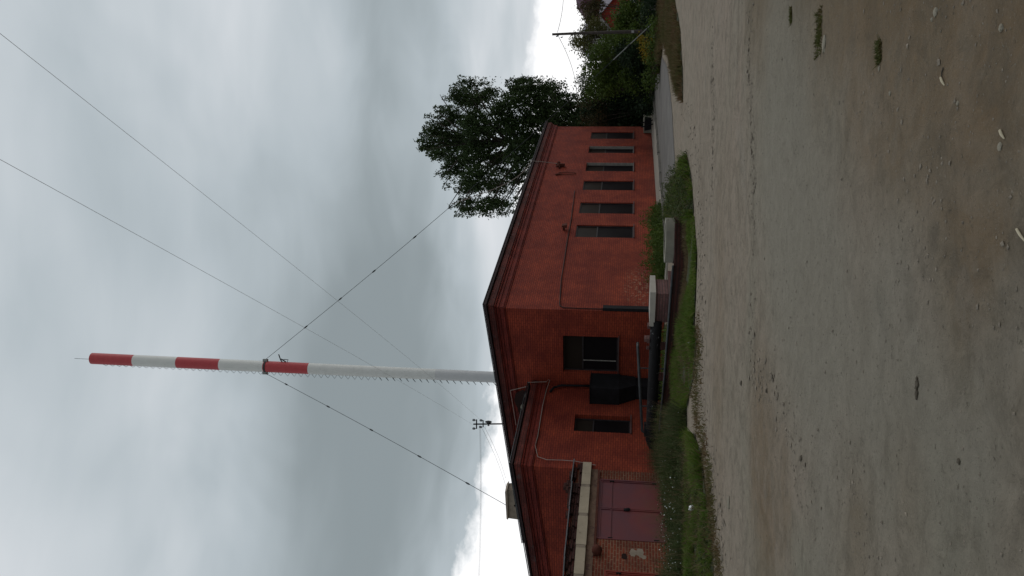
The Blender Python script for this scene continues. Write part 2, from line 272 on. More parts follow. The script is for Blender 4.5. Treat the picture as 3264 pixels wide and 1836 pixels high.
def dirt_mat():
    m, t, p = new_mat('trampled_dirt'); tc = N(t, 'ShaderNodeTexCoord'); o = tc.outputs['Object']
    def nz(scale, det=6.0, ro=.6, dist=0.0, sc=None):
        n = N(t, 'ShaderNodeTexNoise', inp={'Scale': scale, 'Detail': det, 'Roughness': ro, 'Distortion': dist})
        if sc:
            mp = N(t, 'ShaderNodeMapping'); mp.inputs['Scale'].default_value = sc; mp.inputs['Rotation'].default_value = (0, 0, R(12)); L(t, o, mp.inputs[0]); L(t, mp.outputs[0], n.inputs['Vector'])
        else: L(t, o, n.inputs['Vector'])
        return n.outputs[0]
    s = N(t, 'ShaderNodeSeparateXYZ'); L(t, o, s.inputs[0]); gx, gy = s.outputs[0], s.outputs[1]
    grey = (.272, .250, .192); pink = (.335, .272, .212); brown = (.172, .118, .062)
    c = mixc(t, ramp(t, nz(.22, 4, .55, .6), [(.4, g3(0)), (.6, g3(1))]), grey, pink)
    # browner soil nearer the right-hand foreground and along the edges of the yard
    far = math_node(t, 'MULTIPLY_ADD', gy, .16, -1.3, clamp=True)      # finer pinkish dust towards the buildings
    c = mixc(t, math_node(t, 'MULTIPLY', far, .75), c, pink)
    bf = math_node(t, 'ADD', math_node(t, 'MULTIPLY_ADD', gx, .60, -.18), math_node(t, 'MULTIPLY_ADD', gy, -.15, .53))
    bf = math_node(t, 'ADD', bf, math_node(t, 'MULTIPLY', math_node(t, 'SUBTRACT', nz(.6, 7, .65, .6), .5), 1.7))
    bf = math_node(t, 'MULTIPLY', bf, math_node(t, 'MULTIPLY_ADD', gy, -.35, 4.4, clamp=True))
    c = mixc(t, math_node(t, 'MULTIPLY', ramp(t, bf, [(.0, g3(0)), (.75, g3(1))]), .9), c, brown)
    bn = nz(.45, 7, .65, .8, (.6, 1.2, 1)); c = mixc(t, ramp(t, bn, [(.57, g3(0)), (.68, g3(.5))]), c, (.20, .155, .11))
    ab = N(t, 'ShaderNodeAttribute', attribute_name='bare_soil'); bsf = math_node(t, 'MULTIPLY', ab.outputs['Fac'], ramp(t, nz(1.1, 9, .72, .7), [(.32, g3(.25)), (.62, g3(1))]))
    c = mixc(t, bsf, c, (.205, .140, .080))
    ar = N(t, 'ShaderNodeAttribute', attribute_name='grit_ridge'); c = mixc(t, math_node(t, 'MULTIPLY', ar.outputs['Fac'], ramp(t, nz(5, 9, .8), [(.48, g3(0)), (.62, g3(.6))])), c, (.14, .115, .085))
    as_ = N(t, 'ShaderNodeAttribute', attribute_name='wet_spill'); c = mixc(t, math_node(t, 'MULTIPLY', as_.outputs['Fac'], ramp(t, nz(7, 9, .8), [(.38, g3(.1)), (.55, g3(.9))])), c, (.055, .045, .034))
    # wheel-swept streaks running across the yard
    stk = nz(1.0, 8, .7, 1.2, (.4, 1.15, 1)); c = mixc(t, ramp(t, stk, [(.54, g3(0)), (.68, g3(.5))]), c, (.14, .108, .072))
    stk2 = nz(.8, 8, .65, 1.5, (.5, 1.0, 1)); c = mixc(t, ramp(t, stk2, [(.56, g3(0)), (.7, g3(.4))]), c, (.27, .245, .205))
    tr_ = N(t, 'ShaderNodeAttribute', attribute_name='worn_track')        # smooth compacted lane between the ridges
    c = mixc(t, math_node(t, 'MULTIPLY', tr_.outputs['Fac'], .78), c, (.282, .256, .204))
    # damp dark stains and fine grit
    st2 = nz(1.7, 8, .7, .4); c = mixc(t, ramp(t, st2, [(.62, g3(0)), (.72, g3(.5))]), c, (.10, .085, .065))
    gr_ = nz(30, 4, .8); c = mixc(t, ramp(t, gr_, [(.58, g3(0)), (.72, g3(.45))]), c, (.10, .085, .065))
    gr2 = nz(55, 3, .8); c = mixc(t, ramp(t, gr2, [(.60, g3(0)), (.72, g3(.55))]), c, (.36, .32, .26))
    g5 = nz(3.2, 10, .78, .5); c = mixc(t, math_node(t, 'MULTIPLY', math_node(t, 'MULTIPLY_ADD', tr_.outputs['Fac'], -.7, 1.0), ramp(t, g5, [(.46, g3(0)), (.62, g3(.5))])), c, (.115, .095, .066))
    g6 = nz(15, 6, .85); c = mixc(t, ramp(t, g6, [(.60, g3(0)), (.66, g3(.75))]), c, (.07, .058, .04))
    g7 = nz(11, 8, .85, .3); c = mixc(t, ramp(t, g7, [(.62, g3(0)), (.69, g3(.6))]), c, (.36, .325, .265))
    g4 = nz(7, 8, .8); c = mixc(t, math_node(t, 'MULTIPLY', ramp(t, g4, [(.4, g3(0)), (.65, g3(1))]), .3), c, (.14, .12, .095))
    L(t, c, p.inputs['Base Color']); p.inputs['Roughness'].default_value = .95; p.inputs['Specular IOR Level'].default_value = .15
    h = math_node(t, 'ADD', math_node(t, 'MULTIPLY', nz(14, 8, .75), .6), math_node(t, 'MULTIPLY', nz(60, 4, .8), .28))
    h = math_node(t, 'ADD', h, math_node(t, 'MULTIPLY', g5, .9))
    b = N(t, 'ShaderNodeBump', inp={'Strength': .85, 'Distance': .06}); L(t, h, b.inputs['Height']); L(t, b.outputs[0], p.inputs['Normal'])
    return m
M['dirt'] = dirt_mat()
M['asphalt'] = mat('old_asphalt', (.150, .138, .126), .9, .25, .8, bump=.6, bscale=30, dirt=((.20, .18, .15), 1.2, .58))
M['walk'] = mat('concrete_apron', (.32, .29, .245), .9, .2, 1.2, bump=.4, dirt=((.14, .13, .11), 2.2, .62))
M['kerb'] = mat('shadow_dark_kerbstone', (.13, .12, .105), .9, .3, 2.0, bump=.4)  # kerb colour darkened to carry the thin shadow line beside the apron
M['soil'] = mat('verge_soil', (.042, .046, .017), .95, .45, 2.0, bump=.6, bscale=20)

# ------------------------------------------------------------------ mesh helpers
WM = {}
class MB:
    def __init__(s): s.v = []; s.f = []; s.smooth = False
    def add(s, vs, fs):
        o = len(s.v); s.v += [Vector(q) for q in vs]; s.f += [tuple(i+o for i in f) for f in fs]; return s
    def quad(s, a, b, c, d): return s.add([a, b, c, d], [(0, 1, 2, 3)])
    def box(s, fn, a0, a1, b0, b1, z0, z1):        # fn maps (a, b, z) to the world
        vs = [fn(a, b, z) for z in (z0, z1) for b in (b0, b1) for a in (a0, a1)]
        return s.add(vs, [(0, 2, 3, 1), (4, 5, 7, 6), (0, 1, 5, 4), (2, 6, 7, 3), (0, 4, 6, 2), (1, 3, 7, 5)])
    def hexa(s, vs): return s.add(vs, [(0, 2, 3, 1), (4, 5, 7, 6), (0, 1, 5, 4), (2, 6, 7, 3), (0, 4, 6, 2), (1, 3, 7, 5)])
    def tube(s, pts, r, n=8, caps=True):
        pts = [Vector(q) for q in pts]; rs = r if isinstance(r, (list, tuple)) else [r]*len(pts)
        o = len(s.v); k = len(pts); side = None
        for i, q in enumerate(pts):
            d = (pts[min(i+1, k-1)]-pts[max(i-1, 0)]).normalized()
            if side is None: side = d.cross(Vector((0, 0, 1)) if abs(d.z) < .9 else Vector((1, 0, 0))).normalized()
            side = (side - d*side.dot(d)).normalized(); up = d.cross(side)
            for j in range(n):
                t = 2*math.pi*j/n; s.v.append(q + (side*math.cos(t)+up*math.sin(t))*rs[i])
        for i in range(k-1):
            for j in range(n):
                s.f.append((o+i*n+j, o+i*n+(j+1) % n, o+(i+1)*n+(j+1) % n, o+(i+1)*n+j))
        if caps:
            s.f.append(tuple(o+j for j in range(n))[::-1]); s.f.append(tuple(o+(k-1)*n+j for j in range(n)))
        return s
    def blob(s, c, rx, ry, rz, jit=.2, seg=7, rings=4):
        c = Vector(c); vs = []; fs = []
        for i in range(1, rings):
            ph = math.pi*i/rings
            for j in range(seg):
                th = 2*math.pi*j/seg; k = 1+random.uniform(-jit, jit)
                vs.append(c+Vector((rx*math.sin(ph)*math.cos(th)*k, ry*math.sin(ph)*math.sin(th)*k, rz*math.cos(ph)*k)))
        t = len(vs); vs += [c+Vector((0, 0, rz)), c-Vector((0, 0, rz))]
        for i in range(rings-2):
            for j in range(seg): fs.append((i*seg+j, i*seg+(j+1) % seg, (i+1)*seg+(j+1) % seg, (i+1)*seg+j)[::-1])
        for j in range(seg):
            fs.append((t, j, (j+1) % seg)); fs.append((t+1, (rings-2)*seg+(j+1) % seg, (rings-2)*seg+j))
        return s.add(vs, fs)
    def build(s, name, m, parent=None, label=None, cat=None, group=None, kind=None, smooth=False, frame=None):
        me = bpy.data.meshes.new(name)
        if parent is not None: mw = WM[parent.name]
        elif frame is not None: mw = frame
        else:
            xs = [q.x for q in s.v]; ys = [q.y for q in s.v]; zs = [q.z for q in s.v]
            mw = Matrix.Translation(((min(xs)+max(xs))/2, (min(ys)+max(ys))/2, min(zs)))
        inv = mw.inverted(); me.from_pydata([tuple(inv @ q) for q in s.v], [], s.f); me.update()
        if smooth: me.polygons.foreach_set('use_smooth', [True]*len(me.polygons))
        me.materials.append(M[m])
        o = bpy.data.objects.new(name, me); COL.objects.link(o)
        if parent is not None: o.parent = parent
        else: o.matrix_world = mw
        WM[o.name] = mw
        tag(o, label, cat, group, kind); return o
def tag(o, label=None, cat=None, group=None, kind=None):
    if label: o['label'] = label
    if cat: o['category'] = cat
    if group: o['group'] = group
    if kind: o['kind'] = kind
def thing(name, label, cat, loc, rot=0.0, group=None):
    o = bpy.data.objects.new(name, None); COL.objects.link(o); mw = Matrix.Translation(loc) @ Matrix.Rotation(rot, 4, 'Z')
    o.matrix_world = mw; o.empty_display_size = .3; WM[o.name] = mw; tag(o, label, cat, group); return o
def quads_obj(name, V, m, parent=None, label=None, cat=None, group=None, kind=None, origin=None, tri=False):
    """V: (n,4,3) or (n,3,3) world coordinates"""
    k = V.shape[1]; n = V.shape[0]
    if parent is not None: mw = WM[parent.name]
    else: mw = Matrix.Translation(origin if origin is not None else (float(V[..., 0].mean()), float(V[..., 1].mean()), float(V[..., 2].min())))
    inv = np.array(mw.inverted()); vv = V.reshape(-1, 3) @ inv[:3, :3].T + inv[:3, 3]
    me = bpy.data.meshes.new(name); me.vertices.add(n*k); me.vertices.foreach_set('co', vv.ravel())
    me.loops.add(n*k); me.loops.foreach_set('vertex_index', np.arange(n*k, dtype=np.int32))
    me.polygons.add(n); me.polygons.foreach_set('loop_start', np.arange(0, n*k, k, dtype=np.int32)); me.polygons.foreach_set('loop_total', np.full(n, k, dtype=np.int32))
    me.update(calc_edges=True); me.validate(); me.materials.append(M[m])
    o = bpy.data.objects.new(name, me); COL.objects.link(o)
    if parent is not None: o.parent = parent
    else: o.matrix_world = mw
    WM[o.name] = mw; tag(o, label, cat, group, kind); return o
def leaf_quads(C, size, flat=.0, up=0.0, asp=.55):
    n = len(C); d = rng.normal(size=(n, 3)); d[:, 2] = d[:, 2]*(1-flat) - up; d /= np.linalg.norm(d, axis=1, keepdims=True)
    e = rng.normal(size=(n, 3)); e -= d*(e*d).sum(1, keepdims=True); e /= np.linalg.norm(e, axis=1, keepdims=True)
    s = size*rng.uniform(.55, 1.25, (n, 1)); d = d*s*.5; e = e*s*.5*asp
    return np.stack([C-d, C+e*.9, C+d, C-e*.9], 1)
def V3(a, b, z): return Vector((a, b, z))

# ------------------------------------------------------------------ ground
def axis(pts):
    out = []
    for (a, b, st) in pts:
        x = a
        while x < b-1e-6: out.append(x); x += st
    out.append(pts[-1][1]); return out
xs = axis([(-900, -200, 100), (-200, -40, 20), (-40, -14, 2), (-14, -7, .5), (-7, 7, .07), (7, 14, .5), (14, 40, 2), (40, 200, 20), (200, 900, 100)])
ys = axis([(-300, -20, 40), (-20, 0, 2), (0, 1.5, .3), (1.5, 12, .07), (12, 20, .2), (20, 40, 2), (40, 200, 20), (200, 1200, 100)])
# ridges of loose grit thrown up by wheels (ground points read off their run across the yard)
RIDGES = [[gr(*q) for q in seg] for seg in (
    [(2268, 150), (2275, 350), (2272, 500), (2270, 640)],
    [(2390, 60), (2400, 250), (2398, 500), (2404, 700), (2398, 800)],
    [(2400, 960), (2395, 1080), (2400, 1170), (2450, 1230), (2500, 1300), (2530, 1430), (2550, 1520), (2592, 1580), (2600, 1680)],
    [(2690, 1450), (2725, 1560), (2745, 1680), (2790, 1790), (2830, 1900)],
    [(2960, 500), (3010, 600), (2940, 720), (2990, 860)])]
def near_ridge(x, y):
    best = 9
    for R_ in RIDGES:
        for p, q in zip(R_[:-1], R_[1:]):
            dx, dy = q.x-p.x, q.y-p.y; t = max(0, min(1, ((x-p.x)*dx+(y-p.y)*dy)/(dx*dx+dy*dy)))
            best = min(best, math.hypot(x-p.x-t*dx, y-p.y-t*dy))
    return best
def gz(x, y):
    if not (-7.5 < x < 7.5 and 1.2 < y < 20): return 0.0
    f = min(1, max(0, (7.5-abs(x))/1.5))*min(1, max(0, (20-y)/6))*min(1, (y-1.2))
    h = .035*noise.noise((x*.5, y*.5, 1)) + .014*noise.noise((x*2.1, y*2.1, 4)) + .008*noise.noise((x*6.3, y*6.3, 8))
    if y < 14.5: h += .013*max(0, 1-near_ridge(x+.12*noise.noise((x*2, y*2, 9)), y+.28*noise.noise((x*1.4, y*1.4, 3)))/.24)*max(0, .6+1.4*noise.noise((x*1.1, y*1.1, 12)))
    return h*f
vs = [(x, y, gz(x, y)) for y in ys for x in xs]; nx = len(xs)
fs = [(j*nx+i, j*nx+i+1, (j+1)*nx+i+1, (j+1)*nx+i) for j in range(len(ys)-1) for i in range(nx-1)]
g = MB(); g.v = [Vector(q) for q in vs]; g.f = fs
gob = g.build('ground', 'dirt', kind='structure', frame=Matrix.Identity(4), smooth=True)
def spots(lst):                                 # soft patches of soil: centre, half-widths in metres, strength
    return [(gr(v, y), a, b, k) for v, y, a, b, k in lst]
SOIL = spots([(3060, 240, .8, 1.0, .9), (2760, 60, 1.1, 1.1, .9), (2900, 330, .5, .9, .7), (3200, 600, .35, .35, .7), (3080, 820, .35, .3, .5), (2420, 1380, 1.2, .75, .95), (2440, 1720, 1.2, .7, .85), (2500, 1580, .7, .4, .7),
              (2730, 1640, .5, .28, .7), (2900, 1500, .35, .25, .5), (3080, 1060, .3, .2, .5), (2600, 280, .8, .7, .6), (2290, 1300, 1.8, 1.0, .4), (2300, 800, 2, 1.0, .3), (2450, 60, 1.0, .8, .5), (3230, 250, .6, .6, .9)])
SPILL = spots([(2800, 970, .07, .05, 1), (2815, 1010, .08, .045, 1), (2830, 1060, .07, .03, .8), (2850, 1120, .08, .02, .9), (2858, 1165, .05, .03, .9), (2700, 470, .12, .04, .3), (2990, 760, .10, .06, .5), (2560, 90, .3, .1, .5)])
def soft(lst, x, y): return min(1.0, sum(k*math.exp(-(((x-c.x)/a)**2+((y-c.y)/b)**2)) for c, a, b, k in lst))
TRACK = spots([(2470, 150, 2.2, 1.0, .7), (2500, 500, 1.8, 1.3, .9), (2560, 850, 1.4, 1.3, .9), (2640, 1080, 1.0, .9, .8), (2780, 1250, .7, .6, .8), (2950, 1350, .45, .4, .8), (2850, 850, .6, .5, .6), (3100, 1450, .35, .3, .7), (2620, 1750, .8, .35, .6)])
for nm_, fn_ in (('worn_track', lambda x, y: soft(TRACK, x, y)), ('bare_soil', lambda x, y: soft(SOIL, x, y)), ('wet_spill', lambda x, y: soft(SPILL, x, y)), ('grit_ridge', lambda x, y: max(0, 1-near_ridge(x, y+.28*noise.noise((x*1.4, y*1.4, 3)))/.35)*max(0, .6+1.4*noise.noise((x*1.1, y*1.1, 12))))):
    at_ = gob.data.attributes.new(nm_, 'FLOAT', 'POINT'); at_.data.foreach_set('value', [fn_(x, y) if abs(x) < 9 and 1 < y < 22 else 0.0 for x, y, _ in vs])

def poly_area_pts(poly, n):                     # uniform random ground points inside a polygon
    px = np.array([q.x for q in poly]); py = np.array([q.y for q in poly]); out = []
    while len(out) < n:
        x = rng.uniform(px.min(), px.max(), n*2); y = rng.uniform(py.min(), py.max(), n*2); ins = np.zeros(len(x), bool)
        j = len(px)-1
        for i in range(len(px)):
            c = ((py[i] > y) != (py[j] > y)) & (x < (px[j]-px[i])*(y-py[i])/(py[j]-py[i]+1e-12)+px[i]); ins ^= c; j = i
        out += list(zip(x[ins], y[ins]))
    return np.array(out[:n])
def sheet(name, poly, m, z, kind, jit=.12, label=None, step=.35):
    pts = []
    for p, q in zip(poly, poly[1:]+poly[:1]):
        k = max(1, int((q-p).length/step))
        for i in range(k):
            w = p.lerp(q, i/k); pts.append(Vector((w.x+random.uniform(-jit, jit), w.y+random.uniform(-jit, jit), z)))
    import bmesh
    bm = bmesh.new(); f = bm.faces.new([bm.verts.new(q) for q in pts]); bm.normal_update()
    if f.normal.z < 0: f.normal_flip()
    bmesh.ops.triangulate(bm, faces=bm.faces[:]); me = bpy.data.meshes.new(name); bm.to_mesh(me); bm.free()
    me.materials.append(M[m]); o = bpy.data.objects.new(name, me); COL.objects.link(o); tag(o, label, None, None, kind); return o
def ll(*a): return [gr(v, y) for v, y in a]

# asphalt lane beside the long wall
lane = [P(-1.5, -2.75, 0), P(6, -2.78, 0), P(14, -2.8, 0), P(25, -2.9, 0), P(40, -3.4, 0), P(60, -4, 0), P(60, -7.2, 0), P(30, -7.0, 0), P(14, -6.6, 0), P(7, -7.6, 0), P(2, -7.1, 0), P(-2.0, -6.0, 0), P(-2.8, -4.6, 0)]
sheet('asphalt_lane', lane, 'asphalt', .012, 'structure', .1)
# concrete apron with a low broken kerb
mb = MB()
for i in range(16):
    a0 = -.2+i*1.6; mb.box(P, a0, a0+1.575, -2.55, -.02, -.05, .045+random.uniform(-.006, .006))
mb.build('pavement', 'walk', kind='structure', frame=BM)
mb = MB()
for i in range(20):
    a0 = .6+i*1.5; j = random.uniform(-.03, .03); off = 0 if a0 < 25 else -(a0-25)*.03
    mb.box(P, a0, a0+1.46, -2.74+j+off, -2.58+j+off, -.05, .11+random.uniform(-.015, .015))
mb.build('kerb', 'kerb', kind='structure', frame=BM)

# ------------------------------------------------------------------ main building
bld = thing('brick_building', 'long red painted brick building with tall dark windows and a lower side wing', 'building', K, BROT)
ZT = lambda b: 6.70-.097*max(0, b)              # wall head of the gable side falls to the left
LA, LB, WB, WA = 25.2, 11.3, 3.45, -5.07        # length, width, wing start, wing front
WT = lambda b: 5.16-.106*(b-WB)
def wall(mb, us, tops, openings, place, z0=-.1, rev=.26):
    U = sorted(set([us[0], us[1]]+[o for op in openings for o in op[:2]])); Zs = sorted(set([z0]+[o for op in openings for o in op[2:4]]))
    for u0, u1 in zip(U[:-1], U[1:]):
        for k, zz in enumerate(Zs):
            za = zz; top = k == len(Zs)-1
            zb0 = tops(u0) if top else Zs[k+1]; zb1 = tops(u1) if top else Zs[k+1]
            um = (u0+u1)/2; zm = (za+zb0)/2
            if any(o[0] < um < o[1] and o[2] < zm < o[3] for o in openings): continue
            mb.quad(place(u0, za, 0), place(u1, za, 0), place(u1, zb1, 0), place(u0, zb0, 0))
    for (a, b, c, d) in openings:
        for (p, q) in (((a, c), (b, c)), ((b, c), (b, d)), ((b, d), (a, d)), ((a, d), (a, c))):
            mb.quad(place(p[0], p[1], 0), place(q[0], q[1], 0), place(q[0], q[1], rev), place(p[0], p[1], rev))
placeA = lambda u, z, d: P(u, d, z)
placeB = lambda u, z, d: P(d, u, z)
placeW = lambda u, z, d: P(u, WB+d, z)          # side wall of the wing and of the garage
WINS = [(7.04, 8.47), (9.98, 11.46), (13.27, 14.72), (16.30, 17.78), (19.60, 20.92), (22.47, 23.95)]
mb = MB(); wall(mb, (0, LA), lambda u: 6.7, [(a, b, 1.17, 3.80) for a, b in WINS], placeA)
wall(mb, (0, WB), ZT, [(1.13, 2.78, 1.71, 3.84)], placeB)
mb.quad(P(LA, 0, -.1), P(LA, LB, -.1), P(LA, LB, ZT(LB)), P(LA, 0, 6.7))
mb.quad(P(0, LB, 4.0), P(0, WB, 4.0), P(0, WB, ZT(WB)), P(0, LB, ZT(LB)))
mb.quad(P(0, LB, -.1), P(LA, LB, -.1), P(LA, LB, ZT(LB)), P(0, LB, ZT(LB)))
mb.build('wall', 'brick', bld)
mb = MB(); wall(mb, (WA, 0), lambda u: 5.14, [(-2.92, -1.90, 1.18, 3.245)], placeW)
mb.quad(P(WA, WB, -.1), P(WA, 12.5, -.1), P(WA, 12.5, WT(12.5)), P(WA, WB, 5.16))
mb.quad(P(WA, 12.5, -.1), P(0, 12.5, -.1), P(0, 12.5, WT(12.5)), P(WA, 12.5, WT(12.5)))
mb.build('wing_wall', 'brick', bld)
# cornices: three courses stepping out, following the roof edge round the corners
def cornice(path, zf, steps, name, mt='cornice'):
    mb = MB()
    for (dz0, dz1, o) in steps:
        n = len(path)
        for i in range(n-1):
            (a0, b0, oa0, ob0), (a1, b1, oa1, ob1) = path[i], path[i+1]
            z0_, z1_ = zf(i, 0), zf(i, 1)
            def q(a, b, oa, ob, z, k): return P(a+oa*k, b+ob*k, z)
            vs = [q(a0, b0, oa0, ob0, z0_+dz0, -.02), q(a1, b1, oa1, ob1, z1_+dz0, -.02), q(a0, b0, oa0, ob0, z0_+dz0, o), q(a1, b1, oa1, ob1, z1_+dz0, o),
                  q(a0, b0, oa0, ob0, z0_+dz1, -.02), q(a1, b1, oa1, ob1, z1_+dz1, -.02), q(a0, b0, oa0, ob0, z0_+dz1, o), q(a1, b1, oa1, ob1, z1_+dz1, o)]
            mb.hexa(vs)
    return mb.build(name, mt, bld)
STEPS = [(-.655, -.60, .035), (-.60, -.42, .075), (-.42, -.30, .11), (-.30, -.24, .17)]
TOPS = [(-.24, -.02, .22)]
cornice([(LA, 0, .9, -1), (0, 0, -1, -1), (0, LB, -1, 1)], lambda i, e: ((6.7, 6.7), (6.7, ZT(LB)))[i][e], STEPS, 'cornice')
cornice([(LA, 0, .9, -1), (0, 0, -1, -1), (0, LB, -1, 1)], lambda i, e: ((6.7, 6.7), (6.7, ZT(LB)))[i][e], TOPS, 'top_course', 'top_course')
cornice([(-.02, WB, 0, -1), (WA, WB, -1, -1), (WA, 12.5, -1, 1)], lambda i, e: ((5.12, 5.16), (5.16, WT(12.5)))[i][e], STEPS, 'wing_cornice')
cornice([(-.02, WB, 0, -1), (WA, WB, -1, -1), (WA, 12.5, -1, 1)], lambda i, e: ((5.12, 5.16), (5.16, WT(12.5)))[i][e], TOPS, 'wing_top_course', 'top_course')
# roofs
mb = MB(); o = .30
mb.hexa([P(-o, -o, 6.70+.03), P(LA+.3, -o, 6.73), P(-o, LB+o, ZT(LB)), P(LA+.3, LB+o, ZT(LB)), P(-o, -o, 6.83), P(LA+.3, -o, 6.83), P(-o, LB+o, ZT(LB)+.1), P(LA+.3, LB+o, ZT(LB)+.1)])
mb.build('roof', 'roof_felt', bld)
mb = MB(); 
mb.hexa([P(WA-.28, WB-.28, 5.19), P(0-.23, WB-.28, 5.15), P(WA-.28, 12.7, WT(12.7)+.02), P(-.23, 12.7, WT(12.7)+.02), P(WA-.28, WB-.28, 5.255), P(-.23, WB-.28, 5.215), P(WA-.28, 12.7, WT(12.7)+.09), P(-.23, 12.7, WT(12.7)+.09)])
mb.build('wing_roof', 'roof_felt', bld)
mb = MB(); mb.tube([P(-.32, -.31, 6.845), P(LA+.3, -.31, 6.845)], .018, 6); mb.tube([P(-.32, -.31, 6.845), P(-.32, LB+.3, ZT(LB)+.12)], .018, 6)
mb.tube([P(WA-.30, WB-.30, 5.28), P(-.25, WB-.30, 5.24)], .018, 6); mb.tube([P(WA-.30, WB-.30, 5.28), P(WA-.30, 12.7, WT(12.7)+.11)], .018, 6)
mb.build('roof_edge_trim', 'wire', bld)
# windows
def window(a, b, z0, z1, place, white=False, transom=.63, mull=True, lbl=None, deep=True):
    fr = MB(); d0, d1 = (.17, .22) if deep else (.05, .10); t = .05
    def bx(m, u0, u1, w0, w1, e0, e1): m.box(lambda x, y, z: place(x, z, y), u0, u1, e0, e1, w0, w1)
    bx(fr, a, a+t, z0, z1, d0, d1); bx(fr, b-t, b, z0, z1, d0, d1); bx(fr, a+t, b-t, z0, z0+t, d0, d1); bx(fr, a+t, b-t, z1-t, z1, d0, d1)
    zt = z0+(z1-z0)*transom; bx(fr, a+t, b-t, zt-.025, zt+.025, d0+.005, d1)
    if mull: mu = (a+b)/2; bx(fr, mu-.022, mu+.022, z0+t, zt-.025, d0+.005, d1); bx(fr, mu-.018, mu+.018, zt+.025, z1-t, d0+.005, d1)
    w = fr.build('window', 'frame', bld, label=lbl)
    dp = d1-.015
    for (ya, yb, gm) in ((z0+t*.5, zt, 'glass'), (zt, z1-t*.5, 'glass_upper')):
        p = MB(); p.quad(place(a+t*.5, ya, dp), place(b-t*.5, ya, dp), place(b-t*.5, yb, dp), place(a+t*.5, yb, dp)); p.build('pane', gm, w)
    s = MB(); bx(s, a-.06, b+.06, z0-.035, z0-.004, -.07, d0); s.build('sill', 'sill', w)
    if white:
        r = MB(); bx(r, b-.02, b-.003, z0, z1, .004, .168); bx(r, a, b-.02, z0, z0+.012, .004, .168); r.build('reveal', 'frame_white', w)
    return w
for i, (a, b) in enumerate(WINS):
    window(a, b, 1.17, 3.80, placeA, mull=False, deep=i in (3, 4), white=i in (3, 4), lbl='tall dark window with a whitewashed side reveal' if i in (3, 4) else None)
window(1.13, 2.78, 1.71, 3.84, placeB, transom=.64, mull=False, lbl='wide dark window with one pale glazing bar')
mb = MB(); mb.box(P, .145, .175, 2.28, 2.31, 1.78, 3.05); mb.build('glazing_bar', 'frame_white', bld)
window(-2.92, -1.90, 1.18, 3.245, placeW, transom=.66, mull=False, lbl='tall black window in the wing wall')

# fittings on the long wall and corner
def pathA(pts, off=-.03, pl=0.0): return [P(onA(v, y, pl)[0], pl+off, onA(v, y, pl)[1]) for v, y in pts]
mb = MB(); mb.tube(pathA([(1832, 610), (1821, 700), (1808, 770), (1798, 837), (1789, 893), (1786, 940), (1784, 970)])+[P(.25, -.03, 3.95), P(.12, -.03, 3.8), P(.10, -.03, 3.2), P(.10, -.03, 2.3)], .022, 6)
mb.build('cable', 'cable_dark', bld, label='dark cable clipped along the long wall and down its corner')
mb = MB(); mb.box(P, -.03, .22, -.14, -.02, .55, 2.32); mb.build('cable_cover', 'blackmetal', bld, label='black steel channel over the cable at the corner')
lamp_a, lamp_z = onA(1797, 733)
fl = thing('wall_lamp', 'small rusty floodlight on the long brick wall above the nearest tall window', 'lamp', P(lamp_a, -.05, lamp_z), BROT)
mb = MB(); mb.box(P, lamp_a-.05, lamp_a+.05, -.16, -.005, lamp_z-.05, lamp_z+.05); mb.build('bracket', 'rust', fl)
mb = MB(); mb.hexa([P(lamp_a-.16, -.3, lamp_z-.14), P(lamp_a+.16, -.3, lamp_z-.14), P(lamp_a-.16, -.16, lamp_z-.14), P(lamp_a+.16, -.16, lamp_z-.14),
                    P(lamp_a-.1, -.26, lamp_z+.08), P(lamp_a+.1, -.26, lamp_z+.08), P(lamp_a-.1, -.16, lamp_z+.08), P(lamp_a+.1, -.16, lamp_z+.08)]); mb.build('lamp_head', 'rust', fl)
ba, bz = onA(1784, 532)
br = thing('cable_bracket', 'rusty insulator bracket high on the long wall where the overhead cable lands', 'bracket', P(ba, -.03, bz), BROT)
mb = MB(); mb.box(P, ba-.35, ba+.35, -.10, -.01, bz-.03, bz+.03); mb.box(P, ba-.04, ba+.04, -.2, -.01, bz-.3, bz+.2); mb.build('arm', 'rust', br)
for d in (-.3, .3, 0): MB().blob(P(ba+d, -.17, bz+.07), .07, .07, .1, .02).build('insulator', 'rust', br)
ca, cz = onA(1796, 555)
mb = MB(); mb.tube([P(ca+.28*math.cos(t)*.7, -.05, cz-.18+.5*math.sin(t)) for t in np.linspace(0, 2*math.pi, 17)], .02, 5); mb.tube([P(ca-.25, -.05, cz+.42), P(ca-.1, -.05, cz+.1)], .04, 5)
mb.build('cable_loop', 'rust', label='loop of rusty cable hanging on the brick wall beside the bracket', cat='cable', frame=Matrix.Translation(P(ca, -.05, cz)))

# fittings on the wing: pale cable, electric duct, black box
W1 = pathA([(1628, 1233), (1686, 1220)], -.03, WB-.5)
pc = pathA([(1755, 1218), (1756, 1220), (1742, 1261), (1730, 1311), (1714, 1395), (1706, 1423), (1714, 1460), (1742, 1469.5), (1790, 1471), (1832, 1474)], -.26, WB)
mb = MB(); mb.tube([P(-.24, onB(1626, 1234)[0], 5.95), P(-.24, onB(1686, 1220)[0], 5.2), P(-.3, WB-.3, 5.25), P(-.2, WB-.30, 4.5)]+pc[1:4]+[q+BV*.2 for q in pc[4:]]+[P(-4.9, WB-.05, 2.35)], .012, 5)
mb.tube([P(-.25, onB(1626, 1234)[0], 5.95), P(-.25, onB(1638, 1286)[0], onB(1638, 1286)[1]), P(-.25, onB(1647, 1343)[0], onB(1647, 1343)[1])], .011, 5)
mb.build('cable', 'cable_pale', bld, label='pale loose cable drooping across the wing wall')
